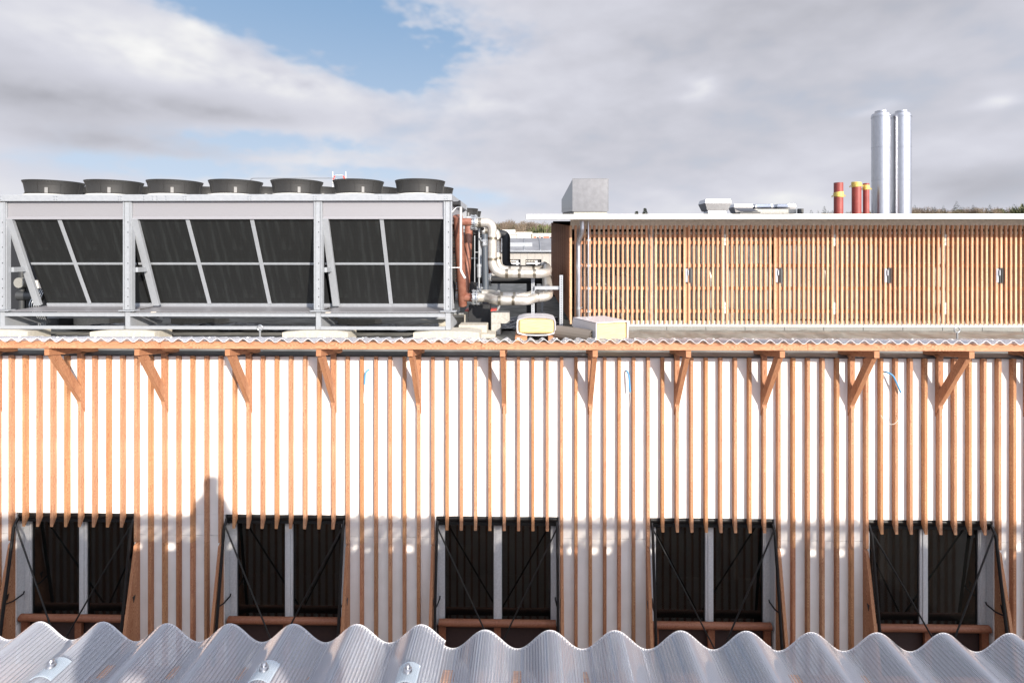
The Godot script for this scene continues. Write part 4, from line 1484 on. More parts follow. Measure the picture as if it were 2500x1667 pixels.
	for y in [0.42, 0.9, 1.37, 1.9]:
		bev(st, Vector3(0.005, y, -0.012), Vector3(0.07, 0.03, 0.05), 0.008)
	obj("bracket", st, M.white_steel, dp)

	# ---- on the enclosure's roof
	var hd := thing("duct_hood", "big plain grey sheet-metal duct box standing on the enclosure roof", "duct", Vector3(1.44, 0.80, -12.5))
	st = mb()
	push(st, [Vector3(-0.407, 0.085, 0), Vector3(-0.407, 0.832, 0), Vector3(-0.407, 0.732, -4.1), Vector3(-0.407, 0.34, -4.1)], Vector3(0.814, 0, 0))
	obj("casing", st, M.hood, hd)
	st = mb()
	for z in [0.002]:
		span(st, -0.412, 0.412, 0.080, 0.088, -0.006, 0.0)
		span(st, -0.412, 0.412, 0.828, 0.836, -0.006, 0.0)
		span(st, -0.412, -0.404, 0.089, 0.827, -0.006, 0.0)
		span(st, 0.404, 0.412, 0.089, 0.827, -0.006, 0.0)
	obj("seam", st, M.hood, hd)
	st = mb()
	for k2 in 16:
		lathe(st, [[0.0, 0.004], [0.008, 0.003], [0.008, 0.0]], Vector3(-0.4075, 0.17 + 0.0155 * k2, -0.12 - 0.24 * k2), 6, Basis(Vector3(0, 0, 1), PI / 2))
	tag(obj("rivets", st, M.steel, hd), "", "", "", "stuff")
	st = mb()
	push(st, [Vector3(-0.38, -0.02, -0.02), Vector3(-0.38, 0.079, -0.02), Vector3(-0.38, 0.33, -4.05), Vector3(-0.38, 0.2, -4.05)], Vector3(0.76, 0, 0))
	obj("kerb", st, M.grey_concrete, hd)

	var vents := [[4.37, -12.8, 0.80, 1.0, "largest bright metal roof cowl, its flared sides on a short neck"], [6.43, -16.55, 1.02, 0.94, "second bright metal roof cowl, behind the dark skylight flap"], [7.055, -16.55, 1.02, 0.94, "third bright metal roof cowl, half dark with reflections"], [7.70, -16.55, 1.02, 0.94, "fourth bright metal roof cowl, at the end of the row"]]
	for v in vents:
		var vv := thing("roof_cowl", v[4], "vent", Vector3(v[0], v[2], v[1]), "metal cowls on the enclosure roof")
		var sc: float = v[3]
		st = mb()
		var rings := [[0.205, 0.06], [0.20, 0.10], [0.235, 0.105], [0.30, 0.275], [0.275, 0.362], [0.26, 0.368]]
		var oct := func(h: float, y: float) -> Array:
			return [Vector3(-h, y, h * 0.86), Vector3(h, y, h * 0.86), Vector3(h, y, -h * 0.86), Vector3(-h, y, -h * 0.86)]
		for i in rings.size() - 1:
			var a: Array = oct.call(rings[i][0] * sc, rings[i][1] * sc)
			var b: Array = oct.call(rings[i + 1][0] * sc, rings[i + 1][1] * sc)
			for j in 4:
				poly(st, [a[j], a[(j + 1) % 4], b[(j + 1) % 4], b[j]], Vector3(0, 0.2, 0))
		poly(st, oct.call(0.26 * sc, 0.368 * sc), Vector3.ZERO)
		obj("hood", st, M.steel_bright, vv)
		st = mb()
		bev(st, Vector3(0, 0.02, 0), Vector3(0.40, 0.10, 0.36) * sc, 0.006)
		obj("neck", st, M.white_steel, vv)
	st = mb()
	bev(st, Vector3(6.30, 0.985, -14.3), Vector3(1.12, 0.115, 0.6), 0.01)
	tag(obj("roof_kerb", st, M.grey_concrete), "long low concrete kerb in front of the bright roof cowls", "kerb")
	st = mb()
	bev(st, Vector3(6.93, 0.985, -13.95), Vector3(0.13, 0.12, 0.08), 0.006)
	tag(obj("end_box", st, M.coping), "small dark box fixed at the end of the low concrete kerb", "box")
	var fl := thing("skylight_flap", "dark glass skylight flap tilted open in front of the second roof cowl", "skylight", Vector3(5.38, 0.86, -13.5))
	st = mb()
	bev(st, Vector3(0, 0.02, 0), Vector3(0.5, 0.08, 0.5), 0.006)
	obj("kerb", st, M.coping, fl)
	st = mb()
	bev(st, Vector3(0, 0.125, 0.0), Vector3(0.44, 0.012, 0.40), 0.003, Basis(Vector3.RIGHT, 0.25))
	obj("pane", st, M.plastic_sheet, fl)

	var reds := [[7.351, 1.587, 0.10, "free-standing thick dull-red pipe with yellow tape round its middle"], [7.772, 1.57, 0.10, "thick dull-red pipe with yellow tape over its top"], [7.997, 1.57, 0.066, "slim dull-red pipe with yellow tape at its top, beside the tall flue"]]
	for i in 3:
		var r: Array = reds[i]
		var rp := thing("red_pipe", r[3], "pipe", Vector3(r[0], 0.79, -13.0), "red pipes on the enclosure roof")
		var h: float = r[1] - 0.79
		st = mb()
		tube(st, [Vector3(0, 0, 0), Vector3(0, h, 0)], r[2], 24)
		obj("pipe", st, M.red_pipe, rp)
		st = mb()
		var yt := h - 0.28 if i == 0 else (h - 0.03 if i == 1 else h - 0.10)
		for j in 5:
			var a0 := rng.randf_range(-0.12, 0.12)
			var a1 := rng.randf_range(-0.12, 0.12)
			lathe(st, [[r[2] + 0.006, -0.02], [r[2] + 0.009, 0.0], [r[2] + 0.006, 0.02]], Vector3(0, yt + 0.018 * (j - 2), 0), 20, Basis(Vector3.RIGHT, a0) * Basis(Vector3(0, 0, 1), a1))
		for j in 4:
			var aa := TAU * j / 4 + 0.6
			var dd := Vector3(cos(aa), 0, sin(aa))
			poly(st, [dd * (r[2] + 0.008) + Vector3(0, yt, 0), dd * (r[2] + 0.05) + Vector3(0, yt - 0.03, 0.0), dd * (r[2] + 0.03) + Vector3(0, yt - 0.07, 0.0)], Vector3(0.01, 5, 0.02))
		if i == 1:
			lathe(st, [[r[2] + 0.008, yt + 0.03], [r[2] * 0.6, yt + 0.045], [0.0, yt + 0.04]], Vector3.ZERO, 20)
		obj("tape", st, M.tape, rp)
	for i in 2:
		var fx := [8.667, 9.163]
		var fp := thing("flue", ["tall stainless flue next to the slim red pipe", "tall stainless flue standing clear of the red pipes"][i], "flue", Vector3(fx[i], 0.82, -13.5), "stainless flues on the enclosure roof")
		st = mb()
		var R := 0.205
		lathe(st, [[R, 0.0], [R, 0.88], [R + 0.003, 0.882], [R + 0.003, 0.892], [R, 0.894], [R, 1.68], [R + 0.003, 1.682], [R + 0.003, 1.692], [R, 1.694], [R, 2.43]], Vector3.ZERO, 40)
		obj("shaft", st, M.steel_bright, fp)
		st = mb()
		lathe(st, [[R + 0.007, 2.42], [R + 0.008, 2.46], [R - 0.01, 2.51], [0.155, 2.535], [0.135, 2.545], [0.135, 2.58], [0.11, 2.585], [0.0, 2.585]], Vector3.ZERO, 40)
		obj("cap", st, M.steel_bright, fp)

# ---------------------------------------------------------------- what lies beyond
func twig_crown(n: int, size: float, seed_: int, kind: int) -> ArrayMesh:
	var st := mb()
	var r := RandomNumberGenerator.new()
	r.seed = seed_
	if kind == 1:
		for i in n:
			var h := pow(r.randf(), 1.3)
			var rad := (1.0 - h) * 0.30 * (0.55 + 0.45 * r.randf()) + 0.01
			var a := r.randf() * TAU
			var p := Vector3(cos(a) * rad, h, sin(a) * rad)
			var out := Vector3(cos(a), -0.35, sin(a)) * 0.10 * (1.2 - h)
			var sd := Vector3(-sin(a), 0.1, cos(a)) * 0.05 * (1.3 - h) * (1.0 if n < 1000 else 0.6)
			poly(st, [p - sd, p + sd, p + out], Vector3(0, h - 3.0, 0))
	else:
		for i in n:
			var v := Vector3(r.randfn(), r.randfn(), r.randfn()).normalized() * pow(r.randf(), 0.5)
			var p := Vector3(v.x * 0.36, 0.55 + v.y * 0.42, v.z * 0.36)
			var d := (Vector3(v.x, 0.9 + v.y * 0.5, v.z) + Vector3(r.randfn(), r.randfn(), r.randfn()) * 0.4).normalized() * (0.09 + 0.08 * r.randf()) * (1.0 if kind < 3 else 0.5)
			var s := d.cross(Vector3(r.randfn(), r.randfn(), r.randfn())).normalized() * (0.010 if kind == 0 else (0.035 if kind == 2 else 0.016))
			poly(st, [p - s, p + s, p + d], Vector3(0, -5, 0))
		var k := 5
		for i in k:
			var a := TAU * i / k
			tube(st, [Vector3.ZERO, Vector3(cos(a) * 0.05, 0.35, sin(a) * 0.05), Vector3(cos(a) * 0.22, 0.8, sin(a) * 0.22)], [0.022, 0.014, 0.004], 4, false)
	return st.commit()

func branch(st: SurfaceTool, r: RandomNumberGenerator, p: Vector3, d: Vector3, l: float, w: float, depth: int) -> void:
	var mid := p + d * l * 0.5 + Vector3(r.randfn(), r.randfn(), r.randfn()) * l * 0.04
	var e := p + d * l + Vector3(r.randfn(), r.randfn(), r.randfn()) * l * 0.05
	tube(st, [p, mid, e], [w, w * 0.82, w * 0.62], 5 if depth < 3 else 3, false)
	if depth >= 6: return
	for i in (2 if depth < 2 else 3):
		var nd := (d * 1.1 + Vector3(r.randfn(), r.randfn() * 0.6 + 0.25, r.randfn()) * 0.55).normalized()
		branch(st, r, e.lerp(mid, r.randf() * 0.6), nd, l * r.randf_range(0.62, 0.8), w * 0.56, depth + 1)

func hill_height(x: float, d: float) -> float:
	var ridge := 17.0 + 13.0 * smoothstep(80.0, 300.0, x) + 24.0 * smoothstep(-200.0, -430.0, x) + 4.0 * exp(-pow((x + 10.0) / 35.0, 2.0))
	var k := smoothstep(150.0, 430.0, d)
	return lerpf(GROUND + 0.3, ridge - 7.0, k)

func beyond() -> void:
	var st := mb()
	var nz := FastNoiseLite.new()
	nz.seed = 9; nz.frequency = 0.012
	var hh := func(x: float, d: float) -> float: return hill_height(x, d) + nz.get_noise_2d(x, d) * 2.5 * smoothstep(160.0, 300.0, d)
	for i in 70:
		for j in 18:
			var P := []
			for c in [[0, 0], [1, 0], [1, 1], [0, 1]]:
				var x: float = -875.0 + 25.0 * (i + c[0])
				var d: float = 150.0 + 25.0 * (j + c[1])
				P.append(Vector3(x, hh.call(x, d), -d))
			poly(st, [P[0], P[1], P[2]], Vector3(P[0].x, -999, P[0].z))
			poly(st, [P[0], P[2], P[3]], Vector3(P[0].x, -999, P[0].z))
	tag(obj("hill", st, M.grass), "", "", "", "structure")
	# woodland on the hill
	var r := RandomNumberGenerator.new()
	r.seed = 101
	var kinds := [[twig_crown(260, 1, 1, 0), M.twig, 1500, 7.0, 10.0], [twig_crown(240, 1, 2, 0), M.twig_pale, 900, 6.0, 9.0], [twig_crown(260, 1, 3, 1), M.needle, 520, 7.0, 12.0], [twig_crown(220, 1, 4, 2), M.leaf_olive, 420, 5.0, 8.0]]
	var labs := ["brown leafless woodland covering the far hillside", "paler leafless woodland among the brown trees on the far hillside", "scattered dark conifers in the far hillside wood", "olive green bushes and trees in the far hillside wood"]
	for q in kinds.size():
		var K: Array = kinds[q]
		var mm := MultiMesh.new()
		mm.transform_format = MultiMesh.TRANSFORM_3D
		mm.mesh = K[0]
		mm.instance_count = K[2]
		for i in K[2]:
			var d := r.randf_range(190.0, 470.0)
			var x := r.randf_range(-1.15, 1.15) * d
			if q == 2 and r.randf() < 0.6: x = absf(x) * 0.9 + 30.0
			var s := r.randf_range(K[3], K[4]) * (1.3 if (r.randf() < 0.07 and q == 2) else 1.0)
			mm.set_instance_transform(i, Transform3D(Basis(Vector3.UP, r.randf() * TAU).scaled(Vector3(s * 1.15, s, s * 1.15)), Vector3(x, hh.call(x, d) - 0.3, -d)))
		var mi := MultiMeshInstance3D.new()
		mi.multimesh = mm
		mi.material_override = K[1]
		mi.name = numbered("hillside_wood")
		add_child(mi)
		tag(mi, labs[q], "woodland", "", "stuff")
	# bare trees behind the grey building
	var spots := [[-3.4, 92.0, 16.2, "pale bare tree behind the flat-roofed white house"], [2.0, 88.0, 17.1, "forked bare tree rising behind the brick and white house"], [5.0, 96.0, 17.5, "wide bare tree against the enclosure's corner"], [-7.5, 104.0, 16.7, "bare tree close to the upper silver pipe bend"], [-1.0, 110.0, 17.3, "slender bare tree between the two white houses"]]
	for s in spots:
		var t := thing("bare_tree", s[3], "tree", Vector3(s[0], GROUND, -s[1]), "bare trees behind the houses")
		var rr := RandomNumberGenerator.new()
		rr.seed = int(s[1])
		var tr := mb()
		tube(tr, [Vector3.ZERO, Vector3(0.05, 4.2, 0), Vector3(0.0, 8.1, 0.1)], [0.28, 0.22, 0.18], 8, false)
		obj("trunk", tr, M.bark, t)
		tr = mb()
		for k in 4:
			var a := TAU * k / 4 + rr.randf()
			branch(tr, rr, Vector3(0, 7.0 + 0.4 * k, 0.05), Vector3(cos(a) * 0.55, 1.0, sin(a) * 0.55).normalized(), s[2] * 0.15, 0.12, 1)
		obj("crown", tr, M.twig_pale if int(s[1]) % 4 == 0 else M.twig, t)
	var ev := [[-6.2, 84.0, 14.6, 3, "olive evergreen bush-like tree beside the upper silver pipe bend"], [3.1, 120.0, 17.2, 3, "dense olive evergreen behind the forked bare tree"], [36.5, 170.0, 24.5, 2, "small pointed conifer showing above the enclosure roof beside the grey duct box"], [34.3, 172.0, 23.7, 2, "lower dark conifer tip beside the small pointed conifer"], [133.0, 145.0, 24.2, 3, "large dark tree at the end of the wooded skyline past the flues"]]
	for s in ev:
		var t := thing("evergreen_tree", s[4], "tree", Vector3(s[0], GROUND, -s[1]), "evergreens behind the roofs")
		var h: float = s[2]
		obj("crown", twig_crown(3600, 1, int(s[1]), 1 if s[3] == 2 else 3), M.needle if s[3] == 2 else M.leaf_olive, t, Vector3(0, h * 0.08, 0), Basis().scaled(Vector3(h * 0.8, h * 0.92, h * 0.8)))
		var tr := mb()
		tube(tr, [Vector3.ZERO, Vector3(0, h * 0.6, 0)], [0.22, 0.08], 7)
		obj("trunk", tr, M.bark, t)

	# the long grey building
	var g := thing("grey_building", "low grey building with a pale seamed metal roof, seen between cooler and enclosure", "building", Vector3(-1.0, GROUND, -48.0))
	var up := -g.position
	st = mb()
	span(st, -9.0, 7.0, GROUND, -1.53, 45.0, 45.3)
	for s in [[-9.0, -3.9], [-2.9, -1.465], [-0.58, -0.175], [1.145, 7.0]]:
		span(st, s[0], s[1], -1.53, -0.778, 45.0, 45.3)
	span(st, -9.0, 7.0, -0.778, -0.12, 45.0, 45.3)
	span(st, -9.0, -8.7, GROUND, -0.12, 45.31, 55.0)
	span(st, 6.7, 7.0, GROUND, -0.12, 45.31, 55.0)
	obj("wall", st, M.render_grey, g, up)
	st = mb()
	for k in 27:
		span(st, -9.0 + 0.6 * k, -8.985 + 0.6 * k, -7.0, -0.13, 44.988, 44.999)
	obj("panel_joints", st, M.zinc, g, up)
	for w in [[-3.9, -2.9], [-1.465, -0.58], [-0.175, 1.145]]:
		var wn := part_node("window", g, Vector3((w[0] + w[1]) / 2, -1.15, -45.1) + up)
		var o := -Vector3((w[0] + w[1]) / 2, -1.15, -45.1)
		st = mb()
		span(st, w[0], w[1], -1.53, -0.778, 45.2, 45.25)
		obj("pane", st, M.gasket, wn, o)
		st = mb()
		var xm2: float = lerpf(w[0], w[1], 0.68)
		span(st, xm2 - 0.09, xm2 + 0.09, -1.525, -0.86, 45.12, 45.19)
		span(st, w[0] + 0.05, xm2 - 0.091, -1.18, -1.06, 45.12, 45.19)
		span(st, xm2 + 0.091, w[1] - 0.02, -1.18, -1.06, 45.12, 45.19)
		obj("frame", st, M.frame_white, wn, o)
		st = mb()
		for k in 6:
			var bx: float = lerpf(w[0] + 0.04, xm2 - 0.15, k / 5.5)
			span(st, bx, bx + 0.08, -0.97, -0.86, 45.13, 45.18)
		obj("blind", st, M.beige, wn, o)
	st = mb()
	push(st, [Vector3(-9.2, -0.11, -44.8), Vector3(-9.2, -0.02, -44.8), Vector3(-9.2, 1.08, -50.0), Vector3(-9.2, 0.98, -50.0)], Vector3(16.4, 0, 0))
	push(st, [Vector3(-9.2, 0.98, -50.01), Vector3(-9.2, 1.08, -50.01), Vector3(-9.2, -0.02, -55.2), Vector3(-9.2, -0.11, -55.2)], Vector3(16.4, 0, 0))
	var rf := obj("roof", st, M.zinc, g, up)
	for k in 12:
		var sx := -8.4 + 1.35 * k
		st = mb()
		push(st, [Vector3(sx, -0.019, -44.82), Vector3(sx, 0.055, -44.82), Vector3(sx, 1.155, -50.0), Vector3(sx, 1.081, -50.0)], Vector3(0.06, 0, 0))
		obj("seam", st, M.steel, rf)
	st = mb()
	span(st, -2.2, 0.4, 0.28, 0.62, 46.3, 46.5)
	obj("snow_guard", st, M.galv, rf)
	st = mb()
	span(st, -9.25, 7.25, -0.16, -0.06, 44.66, 44.79)
	obj("gutter", st, M.steel, g, up)
	# houses behind it
	var hs := [[-9.0, -1.5, 2.20, 0.0, "flat-roofed white house with a stair head, behind the seamed roof"], [-1.45, 0.50, 2.48, 2.0, "small grey flat-roofed house between the white ones"], [0.66, 7.5, 2.37, 4.0, "white house with a band of brick and small windows"]]
	for i in 3:
		var q: Array = hs[i]
		var d: float = 74.0 + q[3]
		var t := thing("house", q[4], "house", Vector3((q[0] + q[1]) / 2, GROUND, -d), "flat-roofed houses behind the grey building")
		var o2 := -t.position
		st = mb()
		span(st, q[0], q[1], GROUND, q[2] - 0.12, d, d + 8.0)
		obj("wall", st, M.render_white if i != 1 else M.beige, t, o2)
		st = mb()
		span(st, q[0] - 0.15, q[1] + 0.15, q[2] - 0.119, q[2], d - 0.15, d + 8.1)
		obj("roof", st, M.fascia if i != 1 else M.beige, t, o2)
		if i == 0:
			st = mb()
			span(st, -3.5, -1.7, q[2] + 0.001, 2.78, d + 0.5, d + 3.0)
			obj("stair_head", st, M.render_white, t, o2)
		if i == 2:
			st = mb()
			span(st, q[0] + 0.2, 6.0, 1.30, 1.95, d - 0.04, d - 0.001)
			obj("brick_band", st, M.brick, t, o2)
			for wx in [1.25, 1.85, 3.1, 4.4]:
				var wn := part_node("window", t, Vector3(wx, 1.62, -d) + o2)
				st = mb()
				span(st, wx, wx + 0.40, 1.35, 1.92, d - 0.07, d - 0.041)
				obj("frame", st, M.frame_white, wn, -Vector3(wx, 1.62, -d))
				st = mb()
				span(st, wx + 0.06, wx + 0.34, 1.41, 1.86, d - 0.085, d - 0.071)
				obj("pane", st, M.gasket, wn, -Vector3(wx, 1.62, -d))
	# guard rail and marked hoist frame on the roof beyond the fans
	var gr := thing("guard_rail", "thin grey guard rail hoop on the roof behind the fans", "railing", Vector3(-9.1, DECK, -21.0))
	st = mb()
	tube(st, bends([Vector3(-1.70, 0, 0), Vector3(-1.70, 4.49, 0), Vector3(1.71, 4.49, 0), Vector3(1.71, 0, 0)], 0.15, 6), 0.018, 8)
	obj("hoop", st, M.steel, gr)
	st = mb()
	tube(st, [Vector3(-1.68, 3.7, 0), Vector3(1.69, 3.7, 0)], 0.016, 8)
	obj("mid_rail", st, M.steel, gr)
	gr = thing("hoist_frame", "slim steel frame with red and white corner markers behind the fans", "frame", Vector3(-7.45, DECK, -21.4))
	for x in [-0.26, 0.26]:
		st = mb()
		tube(st, [Vector3(x, 0, 0), Vector3(x, 4.80, 0)], 0.014, 8)
		obj("upright", st, M.white_steel, gr)
		st = mb()
		bev(st, Vector3(x + (0.06 if x < 0 else -0.06), 4.55, 0.03), Vector3(0.06, 0.15, 0.012), 0.003, Basis(Vector3(0, 0, 1), -0.4 if x < 0 else 0.4))
		obj("marker", st, M.red_plate, gr)
	st = mb()
	tube(st, [Vector3(-0.15, 4.65, 0), Vector3(0.15, 4.65, 0)], 0.012, 8)
	obj("cross_bar", st, M.white_steel, gr)

# ---------------------------------------------------------------- the photographer, whose shadow falls on the wall
func figure(bones: Array, cell: float, smooth: float, st: SurfaceTool) -> void:
	var lo := Vector3.INF
	var hi := -Vector3.INF
	for b in bones:
		for e in [[0, 2], [1, 3]]:
			var p: Vector3 = b[e[0]]
			var r: float = b[e[1]]
			lo = lo.min(p - Vector3.ONE * r)
			hi = hi.max(p + Vector3.ONE * r)
	lo -= Vector3.ONE * cell * 3.0
	hi += Vector3.ONE * cell * 3.0
	var n := Vector3i(((hi - lo) / cell).ceil()) + Vector3i.ONE
	var f := PackedFloat32Array()
	f.resize(n.x * n.y * n.z)
	f.fill(1.0)
	var who := PackedInt32Array()
	who.resize(f.size())
	var best := PackedFloat32Array()
	best.resize(f.size())
	best.fill(9.0)
	for b in bones:
		var a: Vector3 = b[0]
		var c: Vector3 = b[1]
		var ra: float = b[2]
		var rb: float = b[3]
		var m := maxf(ra, rb) + smooth + cell * 2.0
		var i0 := Vector3i(((a.min(c) - Vector3.ONE * m - lo) / cell).floor()).clamp(Vector3i.ZERO, n - Vector3i.ONE)
		var i1 := Vector3i(((a.max(c) + Vector3.ONE * m - lo) / cell).ceil()).clamp(Vector3i.ZERO, n - Vector3i.ONE)
		var ac := c - a
		var l2 := maxf(ac.length_squared(), 1e-9)
		for z in range(i0.z, i1.z + 1):
			for y in range(i0.y, i1.y + 1):
				for x in range(i0.x, i1.x + 1):
					var p := lo + Vector3(x, y, z) * cell
					var t := clampf((p - a).dot(ac) / l2, 0.0, 1.0)
					var d := p.distance_to(a + ac * t) - lerpf(ra, rb, t)
					var k := (z * n.y + y) * n.x + x
					var o := f[k]
					var h := maxf(smooth - absf(o - d), 0.0) / smooth
					f[k] = minf(o, d) - h * h * smooth * 0.25
					if d < best[k]:
						best[k] = d
						who[k] = b[4]
	var cols := [Color(0.52, 0.30, 0.21), Color(0.03, 0.035, 0.05), Color(0.045, 0.05, 0.07), Color(0.05, 0.03, 0.02), Color(0.02, 0.02, 0.02)]
	var vid := {}
	var pos := []
	var nor := []
	var col := []
	var step := [1, n.x, n.x * n.y]
	for z in n.z - 1:
		for y in n.y - 1:
			for x in n.x - 1:
				var k := (z * n.y + y) * n.x + x
				if absf(f[k]) > cell * 2.5: continue
				var sum := Vector3.ZERO
				var cnt := 0
				for e in [[0, 0, 0, 0], [0, 1, 0, 0], [0, 0, 1, 0], [0, 1, 1, 0], [1, 0, 0, 0], [1, 1, 0, 0], [1, 0, 1, 0], [1, 1, 1, 0], [2, 0, 0, 0], [2, 1, 0, 0], [2, 0, 1, 0], [2, 1, 1, 0]]:
					var ax: int = e[0]
					var u := (ax + 1) % 3
					var v := (ax + 2) % 3
					var q := Vector3i.ZERO
					q[u] = e[1]; q[v] = e[2]
					var ka: int = k + q.x * step[0] + q.y * step[1] + q.z * step[2]
					var kb: int = ka + step[ax]
					if (f[ka] < 0.0) != (f[kb] < 0.0):
						var pp := Vector3(q)
						pp[ax] += f[ka] / (f[ka] - f[kb])
						sum += pp
						cnt += 1
				if cnt > 0:
					vid[k] = pos.size()
					pos.append(lo + (Vector3(x, y, z) + sum / cnt) * cell)
					nor.append(Vector3(f[k + step[0]] - f[k], f[k + step[1]] - f[k], f[k + step[2]] - f[k]).normalized())
					col.append(cols[who[k]])
	for k in vid:
		for ax in 3:
			var kb: int = k + step[ax]
			if (f[k] < 0.0) == (f[kb] < 0.0): continue
			var u: int = step[(ax + 1) % 3]
			var v: int = step[(ax + 2) % 3]
			if not (vid.has(k - u) and vid.has(k - v) and vid.has(k - u - v)): continue
			var q := [vid[k], vid[k - u], vid[k - u - v], vid[k - v]]
			if f[k] < 0.0: q.reverse()
			for s in [[0, 1, 2], [0, 2, 3]]:
				for w in s:
					st.set_color(col[q[w]]); st.set_normal(nor[q[w]]); st.add_vertex(pos[q[w]])

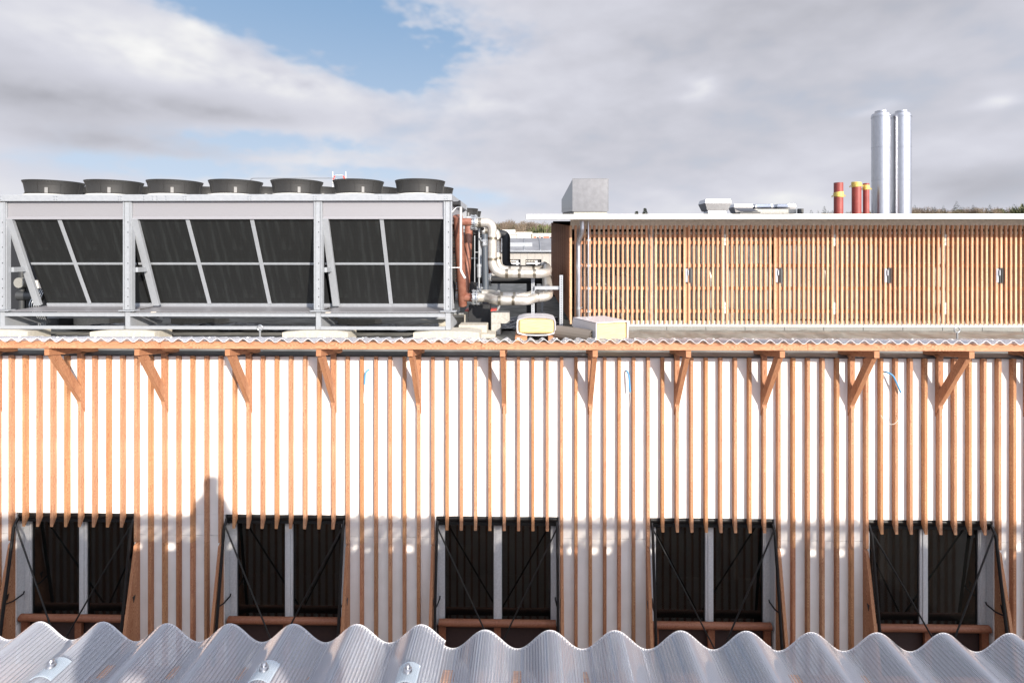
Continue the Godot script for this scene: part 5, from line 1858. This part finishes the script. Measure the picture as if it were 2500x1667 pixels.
func photographer() -> void:
	var t := thing("person", "photographer in a dark jacket and trousers holding a camera up in both hands", "person", Vector3(0.13, -1.498, 0.30))
	var body := []
	var add := func(a: Vector3, b: Vector3, ra: float, rb: float, kind: int) -> void: body.append([a, b, ra, rb, kind])
	for s in [-1.0, 1.0]:
		add.call(Vector3(s * 0.10, 0.88, 0), Vector3(s * 0.115, 0.48, -0.01), 0.088, 0.062, 2)
		add.call(Vector3(s * 0.115, 0.48, -0.01), Vector3(s * 0.12, 0.10, 0.02), 0.062, 0.045, 2)
		add.call(Vector3(s * 0.12, 0.045, 0.04), Vector3(s * 0.135, 0.04, -0.15), 0.045, 0.036, 4)
		add.call(Vector3(s * 0.17, 1.38, 0.0), Vector3(s * 0.27, 1.16, -0.05), 0.062, 0.050, 1)
		add.call(Vector3(s * 0.27, 1.16, -0.05), Vector3(s * 0.11 - 0.10, 1.42, -0.17), 0.050, 0.036, 1)
	add.call(Vector3(-0.07, 0.90, 0), Vector3(0.07, 0.90, 0), 0.105, 0.105, 2)
	add.call(Vector3(-0.07, 1.05, 0), Vector3(0.07, 1.05, 0), 0.105, 0.105, 1)
	add.call(Vector3(-0.09, 1.28, 0), Vector3(0.09, 1.28, 0), 0.115, 0.115, 1)
	add.call(Vector3(-0.15, 1.40, 0), Vector3(0.15, 1.40, 0), 0.066, 0.066, 1)
	add.call(Vector3(0, 1.42, 0), Vector3(0, 1.53, -0.02), 0.060, 0.055, 0)
	var st := mb()
	figure(body, 0.016, 0.05, st)
	var head := []
	var hd := Vector3(0, 1.645, -0.03)
	head.append([hd + Vector3(0, 0.03, 0.02), hd + Vector3(0, 0.035, -0.01), 0.095, 0.090, 0])
	head.append([hd + Vector3(0, -0.03, -0.02), hd + Vector3(0, -0.075, -0.045), 0.072, 0.042, 0])
	head.append([hd + Vector3(0, 0.01, -0.098), hd + Vector3(0, -0.022, -0.116), 0.010, 0.015, 0])
	head.append([hd + Vector3(-0.02, -0.058, -0.085), hd + Vector3(0.02, -0.058, -0.085), 0.010, 0.010, 0])
	for s in [-1.0, 1.0]:
		head.append([hd + Vector3(s * 0.092, 0.012, 0.01), hd + Vector3(s * 0.096, -0.02, 0.005), 0.014, 0.010, 0])
		head.append([hd + Vector3(s * 0.032, 0.012, -0.086), hd + Vector3(s * 0.033, 0.012, -0.087), 0.012, 0.012, 3])
	figure(head, 0.006, 0.02, st)
	# hands closed round the camera
	for s in [-1.0, 1.0]:
		var hand := []
		var w := Vector3(s * 0.11 - 0.10, 1.42, -0.17)
		var palm := Vector3(s * 0.072 - 0.13, 1.478, -0.215)
		hand.append([w, palm, 0.030, 0.032, 0])
		for k in 4:
			var y := palm.y + 0.030 - 0.019 * k
			var a := Vector3(palm.x + s * 0.004, y, palm.z - 0.02)
			var b := Vector3(palm.x + s * 0.010, y + 0.002, palm.z - 0.052)
			var c := Vector3(palm.x - s * (0.022 + 0.004 * (k % 2)), y, palm.z - 0.060)
			hand.append([a, b, 0.0095, 0.0090, 0])
			hand.append([b, c, 0.0090, 0.0078, 0])
		var th := palm + Vector3(-s * 0.006, -0.02, 0.012)
		hand.append([palm + Vector3(0, -0.012, 0), th + Vector3(-s * 0.02, 0.012, 0.004), 0.014, 0.0105, 0])
		hand.append([th + Vector3(-s * 0.02, 0.012, 0.004), th + Vector3(-s * 0.046, 0.026, 0.0), 0.0105, 0.0085, 0])
		figure(hand, 0.0045, 0.008, st)
	obj("body", st, M.person, t)
	var hair := mb()
	lathe(hair, [[0.102, -0.02], [0.112, 0.03], [0.104, 0.075], [0.078, 0.112], [0.040, 0.130], [0.0, 0.135]], Vector3(0, 1.655, -0.005), 28)
	obj("hair", hair, mat(c8(44, 32, 24), 0.8), t)
	# the camera held in front of the face
	var cam := thing("camera", "black handheld camera gripped by the photographer", "camera", Vector3(0.0, -0.005, 0.075))
	st = mb()
	bev(st, Vector3.ZERO, Vector3(0.118, 0.078, 0.045), 0.008)
	bev(st, Vector3(0, 0.045, 0), Vector3(0.05, 0.026, 0.036), 0.006)
	obj("body", st, M.black, cam)
	st = mb()
	tube(st, [Vector3(0, 0, -0.02), Vector3(0, 0, -0.052)], 0.031, 24)
	obj("lens", st, M.black, cam)

# ----------------------------------------------------------------
func _ready() -> void:
	rng.seed = 2024
	# camera: level, turned one degree left of square to the wall, lens shifted down
	var cam := Camera3D.new()
	cam.name = "view"
	cam.projection = Camera3D.PROJECTION_FRUSTUM
	cam.near = 0.05
	cam.far = 3000.0
	cam.size = 0.05 * 1667.0 / 1330.0
	cam.frustum_offset = Vector2(0.05 * -15.0 / 1330.0, 0.05 * -223.5 / 1330.0)
	cam.rotation_degrees.y = 1.0
	add_child(cam)
	cam.current = true
	# sky
	var env := Environment.new()
	env.background_mode = Environment.BG_SKY
	var sky := Sky.new()
	var sm := PanoramaSkyMaterial.new()
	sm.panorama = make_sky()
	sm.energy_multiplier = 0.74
	sky.sky_material = sm
	env.sky = sky
	env.tonemap_mode = Environment.TONE_MAPPER_LINEAR
	env.tonemap_exposure = 1.5
	env.sdfgi_enabled = true
	env.ssao_enabled = true
	env.ssil_enabled = true
	var we := WorldEnvironment.new()
	we.environment = env
	add_child(we)
	# low winter sun behind the photographer's right shoulder
	var sun := DirectionalLight3D.new()
	sun.name = "sun"
	sun.light_energy = 1.55
	sun.light_color = Color(1.0, 0.955, 0.895)
	sun.light_angular_distance = 0.5
	sun.shadow_enabled = true
	add_child(sun)
	sun.look_at_from_position(Vector3(0.577, 0.436, 0.990) * 20.0, Vector3.ZERO)
	make_materials()
	# the large structure
	roof_and_ground()
	office_wing()
	near_wing()
	enclosure()
	beyond()
	# the objects
	far_canopy()
	near_canopy()
	var dc := dry_cooler()
	var d2 := dc.duplicate()
	d2.name = numbered("dry_cooler")
	add_child(d2)
	d2.position = dc.position + Vector3(0, 0, -7.2)
	d2.set_meta("label", "second galvanised dry cooler farther back, only its end fan and dark pipes showing")
	pipes()
	# small details
	roof_clutter()
	cables()
	photographer()
